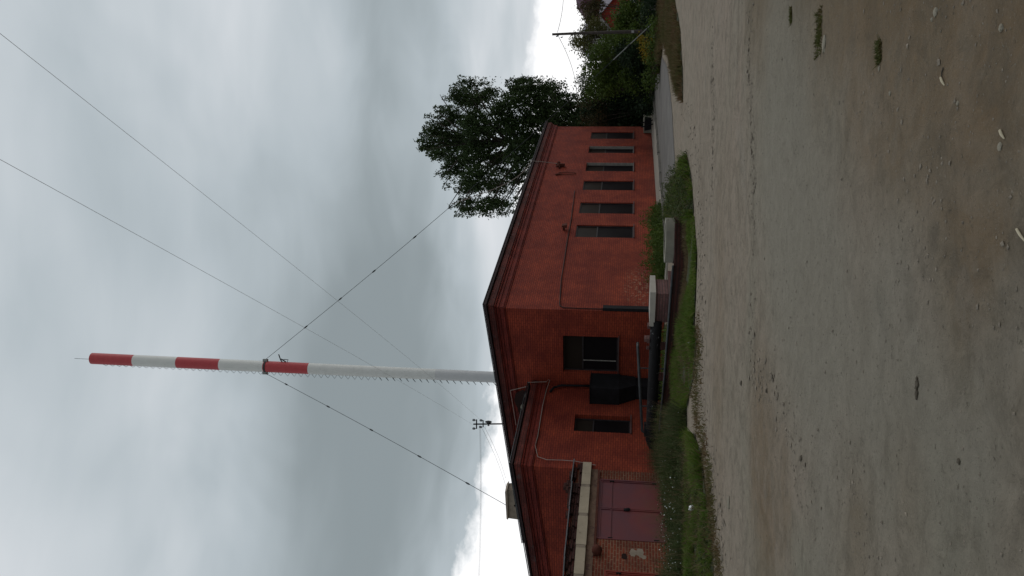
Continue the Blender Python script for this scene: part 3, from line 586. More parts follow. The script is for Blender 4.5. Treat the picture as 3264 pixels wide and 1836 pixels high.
# dark vent hole with a tube lamp under the main eave
mb = MB(); hb, hz = onB(1664, 1272)
mb.add([P(-.23, hb+x*.62, hz+y*.30) for x, y in ((-1, -.3), (-.7, .7), (-.1, 1), (.4, .6), (1, .3), (1.3, -.7), (.3, -1), (-.6, -.9))], [tuple(range(8))])
mb.build('vent_hole', 'brown_hole', bld)
mb = MB(); q1 = onB(1679, 1242); q2 = onB(1681, 1275); mb.tube([P(-.3, q1[0], q1[1]), P(-.3, q2[0], q2[1])], .055, 8); mb.build('tube_lamp', 'frame_white', bld)
mb = MB(); q1 = onB(1672, 1282); mb.blob(P(-.35, q1[0], q1[1]), .14, .14, .12, .05, 10, 6); mb.build('lamp_bowl', 'rock', bld)

bx_ = thing('ventilation_box', 'large black metal ventilation box fixed in the inner corner of the red wall', 'duct box', P(-.55, 3.1, 0), BROT)
mb = MB(); mb.box(P, -1.16, -.10, 2.72, 3.44, 1.62, 2.72); mb.build('casing', 'blackmetal', bx_)
mb = MB(); mb.hexa([P(-.75, 2.8, 1.0), P(-.13, 2.8, 1.0), P(-.75, 3.44, 1.0), P(-.13, 3.44, 1.0), P(-1.14, 2.74, 1.62), P(-.12, 2.74, 1.62), P(-1.14, 3.43, 1.62), P(-.12, 3.43, 1.62)]); mb.build('hopper', 'blackmetal', bx_)
mb = MB(); mb.box(P, -.73, -.14, 2.84, 3.43, .0, 1.0); mb.build('duct', 'blackmetal', bx_)
mb = MB(); mb.tube([P(-.14, 3.3, 2.72), P(-.13, 3.32, 3.4), P(-.14, 3.33, 3.9), P(-.3, 3.34, 4.2), P(-.55, 3.38, 4.32)], .045, 8); mb.build('flue', 'blackmetal', bx_, smooth=True)
mb = MB(); mb.box(P, -1.20, -.06, 2.68, 3.44, 2.722, 2.75); mb.build('lid', 'blackmetal', bx_)

# chimney stack block on the roof edge
ch = thing('chimney_block', 'squat weathered grey-brown masonry block standing on the roof edge at the left', 'chimney', P(.3, 9.3, 5.7), BROT)
b0, b1 = onB(1615, 1562, .1)[0], onB(1622, 1655, .1)[0]
zt0 = onB(1613, 1548, .1)[1]
mb = MB(); mb.hexa([P(.1, b0, ZT(b0)+.1), P(.62, b0, ZT(b0)+.1), P(.1, b1, ZT(b1)+.1), P(.62, b1, ZT(b1)+.1), P(.14, b0+.02, zt0-.05), P(.58, b0+.02, zt0-.05), P(.14, b1-.02, zt0-.02), P(.58, b1-.02, zt0-.02)])
mb.build('stack', 'patch', ch)
mb = MB(); mb.hexa([P(.06, b0-.05, zt0-.05), P(.66, b0-.05, zt0-.05), P(.06, b1+.0, zt0-.02), P(.66, b1+.0, zt0-.02), P(.08, b0+.1, zt0+.06), P(.62, b0+.1, zt0+.06), P(.08, b1-.03, zt0+.05), P(.62, b1-.03, zt0+.05)])
mb.build('cap', 'patch', ch)
mb = MB(); mb.blob(P(.1, b0+.85, zt0-.35), .04, .07, .05, .1); mb.build('flue_hole', 'brown_hole', ch)

# ------------------------------------------------------------------ garage built against the wing
GA0, GA1, GT = -12.8, WA, 3.02
gar = thing('garage', 'low worn brick garage with a purple steel gate and a cream concrete beam above it', 'garage', P((GA0+GA1)/2, WB, 0), BROT)
mb = MB(); wall(mb, (GA0, GA1-.003), lambda u: GT, [(-8.36, -5.55, .03, 2.20), (-12.0, -9.63, .02, 1.92)], placeW, rev=.12)
mb.quad(P(GA0, WB, -.1), P(GA0, 9.5, -.1), P(GA0, 9.5, GT), P(GA0, WB, GT)); mb.quad(P(GA0, 9.5, -.1), P(GA1, 9.5, -.1), P(GA1, 9.5, GT), P(GA0, 9.5, GT))
mb.build('wall', 'rough_brick', gar)
mb = MB(); random.seed(3)
u = GA1+.22
while u > GA0:                                    # beam cast in lengths, with mortar joints
    l = random.choice((1.15, 1.05, 1.25)); mb.box(P, max(GA0, u-l), u, WB-.13, WB+.04, 2.50+random.uniform(-.006, .006), 2.80+random.uniform(-.01, .01)); u -= l+.14
mb.build('beam', 'concrete_cream', gar)
mb = MB(); mb.box(P, GA0, GA1+.15, WB-.120, WB+.03, 2.51, 2.79); mb.build('mortar_joint', 'patch', gar)
mb = MB(); mb.box(P, GA0, GA1-.01, WB-.022, WB+.04, 2.27, 2.497); mb.build('plaster_strip', 'plaster_brown', gar)
mb = MB(); mb.box(P, -9.1, GA1-.1, WB-.06, WB+.05, 2.20, 2.265); mb.build('lintel', 'rust', gar)
mb = MB()
for row in range(3):
    u = GA1+.18
    while u > GA0:
        l = random.uniform(.22, .27); d = random.uniform(.03, .13)
        if random.random() > .12*row: mb.box(P, u-l, u, WB-d, WB+.1, 2.81+row*.088, 2.89+row*.088)
        u -= l+.015
mb.build('parapet_bricks', 'dark_brick', gar)
mb = MB(); mb.box(P, GA0, GA1-.01, WB+.1, 9.4, GT-.05, GT+.04); mb.build('roof', 'roof_felt', gar)
mb = MB(); u = GA1+.25
while u > GA0:
    l = random.uniform(.9, 1.3); t1 = random.uniform(-.03, .03)
    mb.hexa([P(u-l, WB-.22, 3.085+t1), P(u, WB-.22, 3.085), P(u-l, WB+.5, 3.11), P(u, WB+.5, 3.11), P(u-l, WB-.22, 3.12+t1), P(u, WB-.22, 3.12), P(u-l, WB+.5, 3.145), P(u, WB+.5, 3.145)]); u -= l-.06 if False else l+.01
mb.build('slate_edging', 'slate', gar)
# gates
def gate(a0, a1, z0, z1, m, label):
    d = MB(); mid = (a0+a1)/2
    d.box(P, mid+.01, a1-.04, WB+.03, WB+.06, z0, z1-.04)
    leaf = d.build('gate_leaf', m, gar, label=label); d = MB(); d.box(P, a0+.04, mid-.01, WB+.03, WB+.06, z0, z1-.04); leaf2 = d.build('gate_leaf', m, gar, label=label)
    f = MB(); f.box(P, a0, a0+.05, WB-.015, WB+.07, z0, z1); f.box(P, a1-.05, a1, WB-.015, WB+.07, z0, z1); f.box(P, a0+.05, a1-.05, WB-.015, WB+.07, z1-.05, z1)
    f.build('gate_frame', m, gar)
    for lf, (q0, q1) in ((leaf, (mid+.01, a1-.06)), (leaf2, (a0+.06, mid-.01))):
        s = MB(); zz = z1-.42                                   # upper panel border and ribs, raised from the sheet
        for (e0, e1, y0, y1) in ((q0, q1, z1-.1, z1-.06), (q0, q1, zz-.02, zz+.02), (q0, q0+.04, z0+.05, z1-.1), (q1-.04, q1, z0+.05, z1-.1)):
            s.box(P, e0, e1, WB+.005, WB+.03, y0, y1)
        s.build('rib', m, lf)
        e = q1-.02 if lf is leaf else q0
        for z in (zz, z0+.35): MB().tube([P(e, WB+.0, z-.07), P(e, WB+.0, z+.07)], .03, 6).build('hinge', 'blackmetal', lf)
    return leaf
lf = gate(-8.36, -5.55, .03, 2.20, 'gate', 'purple painted steel gate leaf')
mb = MB(); mb.box(P, -7.03, -6.93, WB-.01, WB+.028, 1.22, 1.38); mb.blob(P(-6.98, WB-.01, 1.25), .06, .04, .09, .05); mb.build('padlock', 'blackmetal', lf)
gate(-12.0, -9.63, .02, 1.92, 'gate_red', 'red painted steel door at the left end')
mb = MB(); mb.tube([P(-8.96, WB-.03, 2.12), P(-8.96, WB-.16, 2.12)], .05, 8); mb.blob(P(-8.98, WB-.14, 2.16), .17, .12, .16, .05, 10, 6)
mb.build('alarm_lamp', 'rust', label='round dark red lamp housing under the beam left of the purple gate', cat='lamp', smooth=True)
for (v, y, ra, rz_, mm, nm) in ((2018, 1762, .17, .11, 'patch', 'mortar_patch'), (2040, 1762, .20, .13, 'patch', 'mortar_patch'), (2052, 1776, .09, .08, 'patch', 'mortar_patch'), (1990, 1774, .14, .10, 'brown_hole', 'hole')):
    a, z = onA(v, y, WB); mb = MB(); k = 12; mb.add([P(a+ra*math.cos(t)*random.uniform(.75, 1.1), WB-.004, z+rz_*math.sin(t)*random.uniform(.75, 1.1)) for t in np.linspace(0, 2*math.pi, k, endpoint=False)], [tuple(range(k))])
    mb.build(nm, mm, gar)
# stacked loose bricks on the garage roof
for i, (a, b, z) in enumerate([(-5.35, .35, 0), (-5.62, .33, 0), (-5.9, .36, 0), (-6.2, .34, 0), (-5.48, .34, .09), (-5.76, .35, .09), (-6.5, .36, 0), (-5.6, .36, .18), (-5.3, .1, 0), (-7.0, .35, 0)]):
    mb = MB(); r = random.uniform(-.15, .15); zz = 3.15+z
    f = lambda x, y, q, a=a, b=b, r=r: P(a+x*math.cos(r)-y*math.sin(r), WB+b+x*math.sin(r)+y*math.cos(r), q)
    mb.box(f, -.125, .125, -.06, .06, zz, zz+.085); mb.build('loose_brick', 'dark_brick', label='dark loose brick lying on the garage roof edge against the wing wall', cat='brick', group='loose bricks on the garage roof')

# ------------------------------------------------------------------ pipes, brick chamber, well ring
hp = thing('heating_pipe', 'thick black tarred heating pipe with flaking pale wrap running left from the brick chamber', 'pipe', at(2110, 1200, 27.6)*1.0)
p0, p1 = at(2092, 1020, 26.9), at(2074, 1400, 29.3)
seg = [p0.lerp(p1, t) for t in np.linspace(0, 1, 14)]
mb = MB(); mb.tube(seg+[p1+Vector((-.2, .1, -.05)), p1+Vector((-.28, .14, -.5))], .185, 14); mb.build('pipe_run', 'pipewrap', hp, smooth=True)
for t in (.2, .45, .7, .95):
    q = p0.lerp(p1, t); MB().box(lambda x, y, z: q+Vector((x, y, z)), -.12, .12, -.2, .2, -q.z, -.15).build('support', 'dark_brick', hp)
mb = MB(); q = p1+Vector((.35, -.1, 0)); mb.box(lambda x, y, z: q+Vector((x, y, z)), -.22, .22, -.2, .25, -.3, .24); mb.build('valve_box', 'blackmetal', hp)
up = thing('steam_pipe', 'thin grey steel pipe running above the thick black pipe', 'pipe', at(2090, 1250, 29.6))
q0, q1 = at(2033, 1105, 29.2), at(2047, 1374, 29.6)
mb = MB(); mb.tube([q0+Vector((.1, 0.3, 0)), q0, q0.lerp(q1, .5), q1, q1+Vector((-.05, 0, -.08)), q1+Vector((-.07, 0, -.5))], .05, 8); mb.build('pipe_run', 'greypipe', up, smooth=True)
for t in (.25, .7): MB().tube([q0.lerp(q1, t)-Vector((0, 0, .04)), Vector((q0.lerp(q1, t).x, q0.lerp(q1, t).y, 0))], .025, 6).build('leg', 'greypipe', up)
# low sooty trench wall with a thin rail pipe on top
E_ = [at(2153, 700, 21.8), at(2147, 848, 21.7), at(2134, 1030, 23.1), at(2118, 1200, 24.5), at(2101, 1372, 26.6)]
mb = MB(); 
for p, q in zip(E_[:-1], E_[1:]):
    zt = lambda w: Vector((w.x, w.y, 0)); n = Vector((-(q-p).y, (q-p).x, 0)).normalized()*.22
    if n.y < 0: n = -n
    hp_, hq = (.30, .30)
    mb.hexa([zt(p)-Vector((0, 0, .1)), zt(q)-Vector((0, 0, .1)), zt(p)+n-Vector((0, 0, .1)), zt(q)+n-Vector((0, 0, .1)), zt(p)+Vector((0, 0, hp_)), zt(q)+Vector((0, 0, hq)), zt(p)+n+Vector((0, 0, hp_)), zt(q)+n+Vector((0, 0, hq))])
mb.build('trench_wall', 'dark_brick', label='low sooty brick trench wall under the concrete ring and in front of the pipes', cat='wall')
mb = MB(); mb.tube([Vector((w.x, w.y-.02, .33)) for w in E_[1:]], .032, 8); mb.build('rail_pipe', 'greypipe', label='long thin grey pipe lying along the top of the low trench wall', cat='pipe', smooth=True)

c0 = at(2135, 937, 26.4); c0.z = 0
Q = lambda a, b, z: c0 + a*AV + b*BV + Vector((0, 0, z))
cb = thing('brick_chamber', 'square pinkish brick heating chamber topped with a thick pale concrete slab', 'brick chamber', c0, BROT)
mb = MB(); mb.box(Q, 0, 1.02, 0, 1.02, -.1, .56); mb.build('wall', 'pink_brick', cb)
mb = MB(); mb.hexa([Q(-.09, -.09, .56), Q(1.12, -.09, .56), Q(-.09, 1.13, .56), Q(1.12, 1.13, .56), Q(-.09, -.09, .74), Q(1.12, -.09, .73), Q(-.09, 1.13, .72), Q(1.12, 1.13, .72)]); mb.build('slab', 'cap_white', cb)
mb = MB(); mb.box(Q, -.16, 1.3, -.18, -.02, -.1, .16); mb.box(Q, -.16, -.02, -.02, 1.1, -.1, .16); mb.build('footing', 'pink_brick', cb)

rc = at(2150, 766, 22.6); rc.z = .29
wr = thing('concrete_well_ring', 'round pale concrete well ring set on the low dark brick wall', 'concrete ring', rc)
mb = MB(); n = 36; ro, ri, h = .60, .46, .22
for r0, z0_, r1, z1_ in ((ro, 0, ro, h), (ro, h, ri, h), (ri, h, ri, .05)):
    for i in range(n):
        t0, t1 = 2*math.pi*i/n, 2*math.pi*(i+1)/n
        mb.quad(rc+Vector((r0*math.cos(t0), r0*math.sin(t0), z0_)), rc+Vector((r0*math.cos(t1), r0*math.sin(t1), z0_)), rc+Vector((r1*math.cos(t1), r1*math.sin(t1), z1_)), rc+Vector((r1*math.cos(t0), r1*math.sin(t0), z1_)))
mb.build('ring', 'concrete', wr)
mb = MB(); mb.tube([rc+Vector((0, 0, .06)), rc+Vector((0, 0, h-.03))], ri-.005, 30); mb.build('cover', 'concrete', wr)
mb = MB(); mb.tube([rc+Vector((0, 0, -.38)), rc+Vector((0, 0, -.003))], .62, 24); mb.build('plinth', 'dark_brick', wr)

# loose bricks lying on the pipe
for i, (v, y, d) in enumerate([(2066, 1045, 26.9), (2060, 1083, 27.2), (2062, 1090, 27.2), (2062, 1110, 27.4)]):
    q = at(v+6, y, d); t = (q-p0).dot(p1-p0)/(p1-p0).length_squared; q = p0.lerp(p1, t)+Vector((0, 0, .19)); r = random.uniform(0, 3)
    mb = MB(); f = lambda x, y_, z: q+Vector((x*math.cos(r)-y_*math.sin(r), x*math.sin(r)+y_*math.cos(r), z)); mb.box(f, -.11, .11, -.055, .055, -.01, .08)
    if i == 1: mb.box(f, -.10, .11, -.05, .06, .083, .165)
    mb.build('broken_brick', 'pink_brick', label=('pinkish brick on the black pipe right beside the concrete-topped chamber', 'two stuck-together pink bricks piled on the black pipe', 'pink brick half behind the small pile on the pipe', 'pinkish brick farthest left on the black pipe')[i], cat='brick')

# far end of the long wall: rusty bench-like cast-iron thing and concrete block
a_, z_ = onA(2050, 440)
be = thing('rubbish_bin', 'small dark tipped rubbish bin on the apron at the far end of the long wall', 'bin', P(21.6, -1.2, .05), BROT)
mb = MB(); Qb = lambda a, b, z: P(21.6+a, -1.2+b, .05+z)
mb.hexa([Qb(-.4, -.25, .1), Qb(.4, -.25, .1), Qb(-.4, .25, .1), Qb(.4, .25, .1), Qb(-.5, -.3, .5), Qb(.5, -.3, .5), Qb(-.5, .3, .5), Qb(.5, .3, .5)]); mb.build('tub', 'blackmetal', be)
for s in (-1, 1): MB().tube([Qb(s*.45, -.1, 0), Qb(s*.45, .1, .7)], .04, 6).build('stand', 'blackmetal', be)
mb = MB(); mb.box(P, 23.6, 25.3, -.75, -.04, 0, .55); mb.build('concrete_block', 'concrete', label='grey concrete block against the foot of the wall at its far end', cat='block')

# ------------------------------------------------------------------ mast
mb0 = at(1990, 1222, 45); mb0.z = 0
mA, mT = at(1590, 1203, 45), at(294, 1142.5, 45)
axis_ = (mT-mA).normalized(); m0 = mA - axis_*(mA.z/axis_.z)
mast = thing('flue_mast', 'tall slender steel chimney mast with red and white bands rising behind the brick building', 'chimney mast', m0)
def mp(v): # point on the mast axis seen at photo row v
    r = ray(v, 1203+(v-1590)*(1142.5-1203)/(294-1590)); n = Vector((0, 1, 0)); return CAM+r*(45/r.y)
rad = lambda v: .30+(1590-v)/1296*.028
def section(v0, v1, m, name='band'):
    a, b = mp(v0), mp(v1); s = MB(); s.tube([a, a.lerp(b, .5), b], [rad(v0), rad((v0+v1)/2), rad(v1)], 32, caps=False); return s.build(name, m, mast, smooth=False)
lower = MB(); lower.tube([m0, mA], [.34, .30], 32); lower.build('shaft', 'grey_paint', mast)
for v0, v1, m in ((1590, 1390, 'grey_paint'), (1390, 986, 'white_paint'), (986, 843, 'red_paint'), (843, 703, 'white_paint'), (703, 567, 'red_paint'), (567, 429, 'white_paint'), (429, 294, 'red_paint')):
    o = section(v0, v1, m); o['label'] = {'red_paint': 'red painted band', 'white_paint': 'white painted band', 'grey_paint': 'grey painted lower section'}[m]
    for p in o.data.polygons: p.use_smooth = True
mb = MB(); t0 = mp(294); mb.tube([t0-axis_*.05, t0+axis_*.004], rad(294)-.006, 32); mb.build('cap', 'red_paint', mast); mb = MB(); mb.tube([t0+BV*.0+Vector((-.05, 0, 0)), t0+axis_*1.12+Vector((-.05, 0, 0))], .012, 6); mb.build('lightning_rod', 'wire', mast)
cdir = Vector((-1, -.15, 0)).normalized()
v = 338.0; k = 0
while v < 1580:
    c = mp(v); r = rad(v); sz = .05+.13*min(1, max(0, (v-300)/700)) if v < 1000 else .18
    if v > 1180: sz = .16
    s = MB(); e = c+cdir*(r+sz)-Vector((0, 0, .06)); side = Vector((0, .18, 0))
    s.tube([c+cdir*(r-.02)+Vector((0, -.06, .10)), e, c+cdir*(r-.02)+Vector((0, .06, -.16 if v < 1200 else .1))], .012, 5)
    s.build('rung', 'greypipe', mast); v += 21.4
col_c = mp(848)
mb = MB(); mb.tube([col_c-axis_*.05, col_c+axis_*.05], rad(848)+.02, 24); mb.build('collar', 'greypipe', mast)
for s_, nm in ((1, 0), (-1, 1)):
    mb = MB(); q = col_c+Vector((s_*(rad(848)+.02), -.05, .02)); mb.box(lambda x, y, z: q+Vector((x, y, z)), -.10, .10, -.09, .09, -.13, .13); mb.build('clamp', 'stay', mast)
an = mp(900)+Vector((rad(900), -.05, 0)); mb = MB()
mb.tube([an, an+Vector((.08, 0, .08)), an+Vector((.42, 0, .22))], .03, 6); mb.tube([an+Vector((0, 0, -.22)), an+Vector((.16, 0, .06))], .035, 6); mb.tube([an+Vector((.02, 0, -.3)), an+Vector((.13, 0, -.36)), an+Vector((.14, 0, -.12)), an+Vector((.1, 0, .02))], .022, 6)
mb.build('antenna_bracket', 'blackmetal', mast)
# guy cables
def guy(name, label, pts, beads, m='wire', r=.022):
    t = thing(name, label, 'cable', pts[-1]); s = MB(); s.tube(pts, r, 6); s.build('cable', m, t)
    for q, d in beads:
        b = MB(); d = d.normalized(); b.tube([q-d*.16, q-d*.06, q+d*.06, q+d*.16], [.012, .04, .04, .012], 7); b.build('insulator', 'wire', t)
    return t
anc = gr(2108, 48)
g0 = col_c+Vector((rad(848)+.02, -.05, .1)); L_ = anc-g0; gp = [g0+L_*t-Vector((0, 0, .5*math.sin(math.pi*t))) for t in np.linspace(0, 1, 25)]
def bead(pts, y):   # the point of the cable crossing photo column y
    best = min(((abs(918-F*((q-CAM).dot(Rv))/((q-CAM).dot(Dv))-y), i) for i, q in enumerate(pts)), key=lambda z: z[0])[1]
    i = max(1, min(len(pts)-2, best)); return pts[i], pts[i+1]-pts[i-1]
fine = [g0+L_*t-Vector((0, 0, .5*math.sin(math.pi*t))) for t in np.linspace(0, 1, 400)]
guy('guy_cable', 'right-hand guy cable with insulators running from the mast collar past the tree', gp, [bead(fine, y) for y in (1041, 952, 864, 756, 662, 145)], 'wire', .013)
MB().tube([q for q in fine[::8] if 918-F*((q-CAM).dot(Rv))/((q-CAM).dot(Dv)) < 207], .028, 6).build('lower_stay', 'stay', bpy.data.objects['guy_cable'])
e2 = P(.6, onB(1613, 1610, .6)[0], onB(1613, 1610, .6)[1]+.0); g2 = col_c+Vector((-rad(848)-.02, -.05, .1)); L2 = e2-g2
f2 = [g2+L2*t-Vector((0, 0, .15*math.sin(math.pi*t))) for t in np.linspace(0, 1, 300)]
guy('guy_cable', 'left-hand guy cable with insulators running from the mast collar to the roof block', f2[::20]+[f2[-1]], [bead(f2, y) for y in (1225, 1296, 1370, 1454, 1541)], 'wire', .012)

# ------------------------------------------------------------------ poles and wires
def wire(pts, sag, label, m='wire_thin', r=.009, n=20, name='overhead_wire', group=None):
    a, b = pts; s = MB(); s.tube([a.lerp(b, t)-Vector((0, 0, sag*4*t*(1-t))) for t in np.linspace(0, 1, n)], r, 5)
    return s.build(name, m, label=label, cat='wire', group=group)
lp = at(1620, 1350, 56); lp.z = 0; DP = 56
up_ = thing('power_pole', 'slim dark utility pole with two crossarms and insulators seen above the roof behind the building', 'utility pole', lp)
pt = lambda v, y: at(v, y, DP)
top = pt(1509, 1352); mb = MB(); mb.tube([lp, pt(1600, 1351), top], [.11, .05, .05], 8); mb.build('pole', 'blackmetal', up_)
mb = MB(); mb.tube([pt(1519, 1337), pt(1519, 1367)], .045, 6); mb.build('crossarm', 'blackmetal', up_)
mb = MB(); mb.tube([pt(1540, 1340), pt(1540, 1361.5)], .04, 6); mb.build('crossarm', 'blackmetal', up_)
for v, y in ((1510, 1339), (1510, 1366), (1533, 1340), (1531, 1361)):
    mb = MB(); q = pt(v, y); mb.tube([q-Vector((0, 0, .12)), q-Vector((0, 0, .06)), q+Vector((0, 0, .05)), q+Vector((0, 0, .09))], [.03, .085, .085, .05], 8); mb.tube([q-Vector((0, 0, .22)), q-Vector((0, 0, .1))], .015, 5); mb.build('insulator', 'insul', up_)
mb = MB(); q = pt(1557, 1345); mb.blob(q, .1, .14, .24, .03, 10, 6); mb.build('street_light_head', 'greypipe', up_, smooth=True)
mb = MB(); q = pt(1557, 1356); mb.blob(q, .05, .05, .08, .05, 8, 5); mb.build('insulator', 'insul', up_)
def far_wire(v0, y0, start, zend, sag, label):
    r = ray(v0, y0); e = CAM+r*((zend-EYE)/r.z); e2 = start+(e-start)*1.35; return wire((start, e2), sag, label, n=30, r=.0036)
far_wire(0, 152, pt(1531, 1338), 10.2, .35, 'steeper right-hand one of the two long thin wires rising from the roof pole')
far_wire(0, 538, pt(1509, 1355), 10.4, .35, 'left-hand one of the two long thin wires rising from the roof pole')
for (v, y, d, lbl) in ((1528, 1836, 75, 'upper of the two close parallel wires leaving the roof pole leftwards'), (1525, 1842, 70, 'lower of the two close parallel wires leaving the roof pole leftwards')):
    wire((pt(1532 if d == 75 else 1529, 1363), at(v, y, d)), .1, lbl, n=8)
wire((pt(1535, 1363), at(1615, 1560, 60)), .15, 'thin wire dropping from the roof pole towards the squat masonry block', n=8)
wire((pt(1545, 1362), at(1612, 1525, 60)), .12, 'short faint wire dropping left from the lamp on the roof pole', n=8)

pb = gr(2098, 100); pb = Vector((at(2060, 99.5, 45).x, 45, 0)); DR = 45
wp = thing('wooden_pole', 'weathered grey wooden utility pole standing among the bushes on the right', 'utility pole', pb)
ptop = at(1760, 109.5, DR); mb = MB(); mb.tube([pb, at(1900, 104, DR), ptop], [.105, .08, .06], 10); mb.build('pole', 'wood', wp)
for v, y in ((1775, 116), (1790, 119), (1778, 113)):
    mb = MB(); q = at(v, y, DR-.05); mb.blob(q, .035, .035, .06, .05, 7, 4); mb.tube([q-Vector((0, 0, .05)), q+Vector((.08, 0, -.08))], .012, 5); mb.build('insulator', 'insul', wp)
mb = MB(); q = at(2017, 101, DR-.11); mb.box(lambda x, y, z: q+Vector((x, y, z)), -.06, .06, -.02, .02, -.07, .07); mb.build('number_plate', 'house_grey', wp)
wire((at(1777, 103, DR), at(1794, -60, 52)), .15, 'single wire leaving the wooden pole top to the right', 'cable_dark', .013)
wire((at(1779, 114, DR), at(1838, 306, 58)), .25, 'single wire running from the wooden pole top down left to the building end', 'cable_dark', .013)
# service cable coming across the tree to the wall bracket
ra_, rz_ = onA(1699, 528)
s = MB(); pts = [P(ra_-.4, -.33, 6.85)]
A0 = at(1440, 650, 44); B0 = P(ba, -.34, 6.86)
s.tube([A0.lerp(B0, t)-Vector((0, 0, .9*math.sin(math.pi*t))) for t in np.linspace(0, 1, 16)]+[P(ba, -.30, 6.3), P(ba, -.2, bz+.15)], .02, 5)
s.build('service_cable', 'cable_pale', label='pale service cable crossing the tree and running down the wall to the bracket', cat='cable')

# ------------------------------------------------------------------ trees and bushes
def crown_pts(lobes, per, strand=0.0, clump=.35, nleaf=26):
    out = []
    for (c, rx, ry, rz) in lobes:
        n = int(per*rx*rz); 
        d = rng.normal(size=(n, 3)); d /= np.linalg.norm(d, axis=1, keepdims=True); rr = rng.uniform(.25, 1, (n, 1))**.5
        cc = np.array(c)+d*rr*np.array((rx, ry, rz))
        for q in cc:
            k = int(nleaf*rng.uniform(.5, 1.4)); w = rng.normal(size=(k, 3))*clump*rng.uniform(.6, 1.2)
            if strand: w[:, 2] = -np.abs(rng.normal(size=k))*strand*rng.uniform(.4, 1.3)+clump*.3; w[:, :2] *= .45
            out.append(q+w)
    return np.concatenate(out)
def tree(name, label, lobes, base, m, per, size, clump, strand=0, group=None, limbs=True, trunk_r=.3, nleaf=26, cat='tree', trunkname='trunk', asp=.55, core=False):
    t = thing(name, label, cat, base, group=group)
    V = leaf_quads(crown_pts(lobes, per, strand, clump, nleaf), size, up=.4 if strand else 0, asp=asp)
    if core: V = np.concatenate([V, leaf_quads(crown_pts([(c, a*.62, b*.62, d*.62) for c, a, b, d in lobes], 30, .5, .3, 14), .30, up=.3, asp=.6)])
    V[..., 2] = np.maximum(V[..., 2], .02)
    quads_obj('crown' if cat == 'tree' else 'foliage', V, m, t)
    s = MB(); cm = Vector(base); zs = max(l[0][2] for l in lobes); mid = Vector((cm.x, cm.y, zs*.5))
    if limbs:
        s.tube([cm, cm.lerp(mid, .6)+Vector((.1, 0, 0)), mid, Vector((cm.x+.2, cm.y, zs*.8))], [trunk_r, trunk_r*.8, trunk_r*.6, trunk_r*.2], 8)
        for (c, rx, ry, rz) in lobes:
            c = Vector(c); st = Vector((cm.x, cm.y, min(max(c.z-rz*1.6-abs(c.x-cm.x)*.6, zs*.15), zs*.7)))
            s.tube([st, st.lerp(c, .5)+Vector((0, 0, .3)), c, c+Vector((random.uniform(-.3, .3), 0, rz*.7))], [trunk_r*.4, trunk_r*.25, trunk_r*.12, .015], 5)
    else:
        for (c, rx, ry, rz) in lobes:
            c = Vector(c)
            for k in range(3): s.tube([cm+Vector((random.uniform(-.15, .15), random.uniform(-.1, .1), 0)), c+Vector((random.uniform(-.5, .5)*rx, random.uniform(-.4, .4)*ry, random.uniform(-.2, .4)*rz))], [.035, .01], 5)
    s.build(trunkname, 'bark', t)
    return t
TD = 60; px = TD/F
def lobe(v, y, r, dd=0.0, d=TD, sq=1.0): q = at(v, y, d+dd); s = r*d/F; return (tuple(q), s*sq, s*1.0, s)
random.seed(11)
TL = [(1350, 455, 30), (1375, 415, 38), (1385, 490, 36), (1420, 370, 42), (1430, 450, 50), (1440, 530, 45), (1450, 310, 36), (1480, 275, 26), (1500, 325, 40), (1535, 300, 26), (1500, 400, 55), (1500, 490, 55), (1500, 570, 48),
      (1470, 600, 36), (1480, 650, 34), (1530, 655, 30), (1570, 640, 32), (1570, 590, 36), (1580, 520, 50), (1560, 430, 58), (1590, 360, 48), (1625, 310, 42), (1650, 275, 34), (1690, 300, 46), (1700, 370, 55), (1640, 420, 60), (1640, 490, 50),
      (1640, 560, 34), (1700, 470, 50), (1730, 330, 44), (1760, 380, 48), (1785, 320, 36), (1810, 360, 40), (1740, 280, 26), (1790, 420, 45), (1830, 395, 26), (1850, 350, 30), (1720, 520, 36), (1860, 400, 40)]
lobes = [lobe(v, y, r*.90, random.uniform(-3.0, 3.0)) for v, y, r in TL]
# single sprays that break the outline
lobes += [lobe(v, y, r, random.uniform(-2, 2)) for v, y, r in [(1322, 452, 9), (1332, 478, 10), (1342, 428, 10), (1362, 372, 10), (1385, 345, 9), (1408, 312, 9), (1446, 266, 9), (1462, 252, 8), (1500, 252, 9), (1540, 268, 9), (1555, 282, 8), (1612, 262, 8), (1628, 250, 9), (1668, 246, 8),
    (1738, 258, 9), (1770, 282, 10), (1805, 312, 10), (1838, 318, 9), (1388, 556, 9), (1415, 590, 9), (1410, 566, 8), (1432, 655, 10), (1452, 684, 9), (1500, 684, 9), (1545, 682, 9), (1590, 678, 10), (1620, 672, 9), (1600, 650, 9), (1640, 632, 9), (1625, 612, 9)]]
base = at(1900, 455, TD); base.z = 0
tree('birch_tree', 'tall dark tree with a ragged drooping crown rising behind the brick building', lobes, base, 'leaf_tree', 66, .20, .23, .85, trunk_r=.22, nleaf=40, asp=.52, core=True)
bush_back = [(1985, 300, 60), (2010, 350, 55), (1990, 395, 40), (2030, 240, 55), (1960, 240, 50), (2030, 180, 55), (2040, 400, 35), (2030, 110, 55), (1940, 330, 50), (2060, 50, 50), (1935, 390, 40), (2075, 330, 40), (2075, 270, 40), (2080, 400, 30)]
